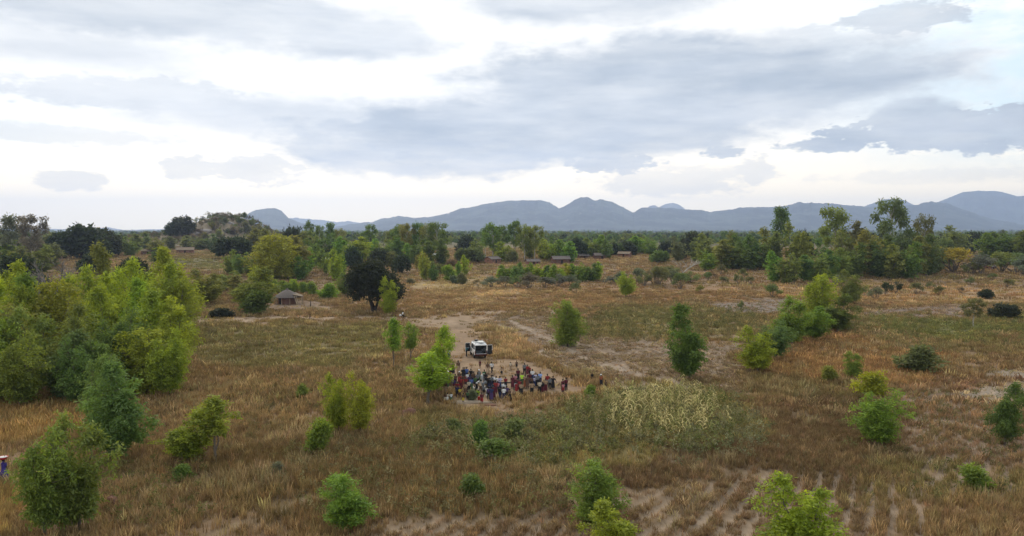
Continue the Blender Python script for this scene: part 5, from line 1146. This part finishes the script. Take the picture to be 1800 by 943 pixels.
# slab of pale spoil at the front edge, and a dark mound standing in for the little pit beside it
p = G(832, 708); tag(obj('earth_mound', rock_mesh(431, 2.6, .6, .2), 'spoil', loc=p), 'pale low strip of spoil along the front of the crowd', 'mound')
p = G(861, 713); tag(obj('earth_mound', rock_mesh(432, .7, .5, .18), 'redsoil', loc=p), 'small mound standing in for a dark pit beside the pale strip of spoil', 'mound')
tree('bush', 831, 704, 680, 26, 'grey', 'grey-green bushy plant in the front of the crowd')
tree('bush', 838, 696, 684, 12, 'lime', 'cut bright green branch lying behind the grey-green plant')

# ------------------------------------------------------------------ bicycle and rider on the path
def make_bicycle():
    p = G(709, 562); e = obj('bicycle', None, loc=p, rot=(0, 0, math.radians(-78))); tag(e, 'dark bicycle ridden along the path right of big mango', 'bicycle')
    for y in (-.53, .53):
        mb = MB(); n = 20; mb.tube([(0, y + .34*math.cos(2*math.pi*k/n), .34 + .34*math.sin(2*math.pi*k/n)) for k in range(n+1)], .022, 6); w = obj('wheel', mb.mesh('wheel'), 'rubber', e)
        mb = MB()
        for k in range(10): mb.tube([(0, y, .34), (0, y + .33*math.cos(k*.628), .34 + .33*math.sin(k*.628))], .004, 3)
        obj('spokes', mb.mesh('spokes'), 'steel', w)
    mb = MB()
    for a, b in (((0, -.53, .34), (0, -.05, .30)), ((0, -.05, .30), (0, -.2, .86)), ((0, -.2, .80), (0, .38, .86)), ((0, -.05, .30), (0, .40, .74)), ((0, -.53, .34), (0, -.2, .80)), ((0, .36, .98), (0, .53, .34))): mb.tube([a, b], .02, 6)
    obj('frame', mb.mesh('frame'), 'black', e)
    mb = MB(); mb.tube([(-.28, .26, 1.0), (-.1, .36, 1.02), (.1, .36, 1.02), (.28, .26, 1.0)], .014, 6); obj('handlebar', mb.mesh('handlebar'), 'steel', e)
    mb = MB(); mb.rings([((0, -.22, .87), .10, .13), ((0, -.22, .92), .11, .14), ((0, -.2, .94), .06, .1)], 10); obj('saddle', mb.mesh('saddle'), 'black', e)
    mb = MB()
    for x in (-.07, .07): mb.tube([(x, -.28, .74), (x, -.85, .74), (x*.5, -.53, .34)], .01, 5)
    obj('carrier', mb.mesh('carrier'), 'steel', e)
    rider = person(0, 0, 'a', 'white', 'black', T, 'ride', -78, 'person in white shirt riding the bicycle along the path', loc=p, sc=1.0)
    hip = PP['ride']['_J']['hip', 0].z*rider.scale.z; rider.location = e.matrix_basis @ Vector((0, -.22, 1.02 - hip))
    mb = MB(); mb.rings([((0, 0, 0), .2, .24), ((0, 0, .15), .25, .3), ((0, 0, .32), .2, .24), ((0, 0, .38), .07, .09)], 12)
    tag(obj('sack', mb.mesh('sack', True), 'sack', loc=e.matrix_basis @ Vector((0, -.62, .75))), 'white bundle on the carrier of the bicycle', 'sack')
make_bicycle()

# ------------------------------------------------------------------ car
def make_car():
    p = G(836.5, 631); e = obj('car', None, loc=p + Vector((.2, 2.3, 0)), rot=(0, 0, math.radians(13)), scale=(1, 1, 1.1)); tag(e, 'white off-road car with open doors and roof rack facing away', 'car')
    def arch(cy, z0=.52, r=.43): return [(cy + r*math.cos(t), .42 + r*math.sin(t)) for t in np.linspace(math.pi-.25, .25, 9)]
    mb = MB()
    full = [(-2.4, .52)] + arch(-1.42) + arch(1.42) + [(2.38, .52), (2.40, .95), (1.15, 1.12), (-2.4, 1.12)]
    mb.prism(full, .86, .93)
    mb.prism([(-2.4, .52)] + arch(-1.42) + [(.2, .52), (.2, 1.12), (-2.4, 1.12)], -.93, -.86); mb.prism([(1.0, .52)] + arch(1.42) + [(2.38, .52), (2.40, .95), (1.15, 1.12), (1.0, 1.12)], -.93, -.86)
    mb.prism([(.19, .52), (1.01, .52), (1.01, .60), (.19, .60)], -.925, -.86)
    for x in (-.885, .885):
        for y, d in ((-2.34, .12), (-1.1, .10), (.2, .10)): mb.box((x*.99, y, 1.48), (.07, d, .74))
        mb.tube([(x, 1.2, 1.1), (x*.94, .72, 1.86)], .05, 6)
        mb.box((x, -.82, 1.14), (.08, 3.1, .06))
    mb.box((0, -.82, 1.89), (1.80, 3.2, .09), None, .97); mb.box((0, 1.76, 1.03), (1.70, 1.26, .16), None, .95); mb.box((0, -2.36, .60), (1.70, .08, .16)); mb.box((0, -2.36, 1.82), (1.70, .10, .10)); mb.box((0, 2.36, .76), (1.70, .08, .42))
    obj('body', mb.mesh('body'), 'white', e)
    mb = MB(); mb.box((0, -.4, .52), (1.68, 3.9, .08)); mb.box((0, .95, .85), (1.66, .30, .62)); obj('floor', mb.mesh('floor'), 'black', e)
    for x, y in ((-.42, .35), (.42, .35), (0, -.75)):
        mb = MB(); w = .52 if y > 0 else 1.35; mb.box((x, y, .80), (w, .5, .2)); mb.box((x, y-.27, 1.15), (w, .14, .68)); obj('seat', mb.mesh('seat'), 'seat', e)
    mb = MB(); mb.box((-.2, -1.75, .80), (1.0, .7, .42)); mb.box((.35, -1.85, 1.12), (.45, .4, .22)); obj('cargo', mb.mesh('cargo'), 'seat', e)
    for x in (-.9, .9):
        for y0, y1 in ((-2.26, -1.16), (-1.04, .14)) + (((.26, 1.0),) if x > 0 else ()):
            mb = MB(); mb.box((x*.985, (y0+y1)/2, 1.48), (.02, y1-y0, .62)); obj('window', mb.mesh('window'), 'glass', e)
    mb = MB(); mb.add([(-.82, 1.19, 1.13), (.82, 1.19, 1.13), (.78, .76, 1.83), (-.78, .76, 1.83), (-.82, 1.21, 1.13), (.82, 1.21, 1.13), (.78, .78, 1.83), (-.78, .78, 1.83)], [(0, 1, 2, 3), (7, 6, 5, 4), (0, 4, 5, 1), (1, 5, 6, 2), (2, 6, 7, 3), (3, 7, 4, 0)]); obj('windscreen', mb.mesh('windscreen'), 'glass', e)
    for x in (-.80, .80):
        for y in (-1.42, 1.42):
            mb = MB(); vs = []; n = 20; prof = [(-.12, .20), (-.12, .34), (-.09, .39), (.09, .39), (.12, .34), (.12, .20)]
            for k in range(n):
                t = 2*math.pi*k/n
                for dx, rr in prof: vs.append((x+dx, y + rr*math.cos(t), .39 + rr*math.sin(t)))
            m = len(prof); mb.add(vs, [(k*m+q, k*m+(q+1) % m, ((k+1) % n)*m+(q+1) % m, ((k+1) % n)*m+q) for k in range(n) for q in range(m)]); w = obj('wheel', mb.mesh('wheel'), 'rubber', e)
            mb = MB(); mb.tube([(x-.07, y, .39), (x+.07, y, .39)], .205, 14); mb.tube([(x-.11, y, .39), (x+.11, y, .39)], .07, 8); obj('rim', mb.mesh('rim'), 'steel', w)
    mb = MB(); mb.box((0, -2.5, .55), (1.78, .18, .2)); obj('bumper', mb.mesh('bumper'), 'lampred', e)
    mb = MB(); mb.box((0, 2.5, .58), (1.78, .2, .24)); obj('bumper', mb.mesh('bumper'), 'black', e)
    mb = MB(); mb.box((0, 2.43, .86), (1.0, .05, .2)); obj('grille', mb.mesh('grille'), 'black', e)
    for x in (-.7, .7):
        mb = MB(); mb.tube([(x, 2.38, .86), (x, 2.46, .86)], .11, 12); obj('headlight', mb.mesh('headlight'), 'glass', e)
        mb = MB(); mb.box((x*1.2, -2.42, .86), (.12, .05, .36)); obj('tail_lamp', mb.mesh('tail_lamp'), 'lampred', e)
        mb = MB(); mb.box((x*1.5, .95, 1.2), (.18, .06, .16)); obj('mirror', mb.mesh('mirror'), 'black', e)
    # left front door, swung out; right tail door, swung out
    d = obj('front_door', None, e, loc=(-.92, 1.0, 0), rot=(0, 0, math.radians(4))) if False else obj('front_door', MB().box((-.42, .03, .86), (.84, .05, .56)).mesh('front_door'), 'white', e, loc=(-.93, 1.0, 0), rot=(0, 0, math.radians(4)))
    obj('inner_trim', MB().box((-.42, -.02, .86), (.76, .04, .48)).mesh('inner_trim'), 'black', d)
    mb = MB(); mb.tube([(-.82, .03, 1.12), (-.78, .03, 1.74), (-.12, .03, 1.74), (-.02, .03, 1.12)], .03, 6); obj('window_frame', mb.mesh('window_frame'), 'white', d)
    obj('window', MB().box((-.43, .03, 1.42), (.72, .02, .60)).mesh('window'), 'glass', d)
    d = obj('tail_door', MB().box((.42, -.03, .86), (.84, .06, .50)).mesh('tail_door'), 'black', e, loc=(.93, -2.4, 0), rot=(0, 0, math.radians(10)))
    mb = MB(); mb.tube([(.03, -.03, 1.12), (.04, -.03, 1.82), (.78, -.03, 1.82), (.82, -.03, 1.12)], .035, 6); obj('window_frame', mb.mesh('window_frame'), 'white', d)
    obj('window', MB().box((.42, -.03, 1.46), (.70, .02, .64)).mesh('window'), 'glass', d)
    mb = MB(); mb.tube([(.42, .02, .85), (.42, .24, .85)], .34, 16); obj('spare_wheel', mb.mesh('spare_wheel'), 'rubber', d)
    mb = MB()
    for x in (-.78, .78): mb.tube([(x, -2.3, 2.10), (x, .6, 2.10)], .022, 6)
    for y in np.linspace(-2.3, .6, 7): mb.tube([(-.78, y, 2.08), (.78, y, 2.08)], .018, 5)
    for x in (-.78, .78):
        for y in (-2.2, -.8, .5): mb.tube([(x, y, 1.9), (x, y, 2.1)], .018, 5)
    obj('roof_rack', mb.mesh('roof_rack'), 'steel', e)
    mw = e.matrix_basis
    mb = MB(); mb.box((-.25, -.1, 2.2), (.5, .5, .22)); o = obj('bag', mb.mesh('bag'), 'black', loc=mw @ Vector((0, 0, .21)), rot=e.rotation_euler); tag(o, 'dark bag on the roof rack of the white car', 'bag')
    mb = MB(); mb.box((.2, -1.2, 2.13), (.8, 1.5, .06)); o = obj('roof_mat', mb.mesh('roof_mat'), 'sack', loc=mw @ Vector((0, 0, .21)), rot=e.rotation_euler); tag(o, 'pale folded mat on the roof rack of the car', 'mat')
make_car()

def make_haze():
    mb = MB(); z0, z1 = -12, 660; e = 16800
    vs = [(sx*e, sy*e, z) for z in (z0, z1) for sx, sy in ((-1, -1), (1, -1), (1, 1), (-1, 1))]
    mb.add(vs, [(3, 2, 1, 0), (4, 5, 6, 7), (0, 1, 5, 4), (1, 2, 6, 5), (2, 3, 7, 6), (3, 0, 4, 7)])
    def b(nt, out):
        v = nt.nodes.new('ShaderNodeVolumePrincipled'); v.inputs['Color'].default_value = (.58, .71, 1.0, 1); v.inputs['Density'].default_value = 9.0e-5
        v.inputs['Anisotropy'].default_value = 0.5; nt.links.new(v.outputs[0], out.inputs['Volume']); return None
    m = mat('haze', b); m.cycles.homogeneous_volume = True
    tag(obj('haze', mb.mesh('haze'), m), 'thin bluish haze over the plain', 'haze', kind='stuff')
make_haze()
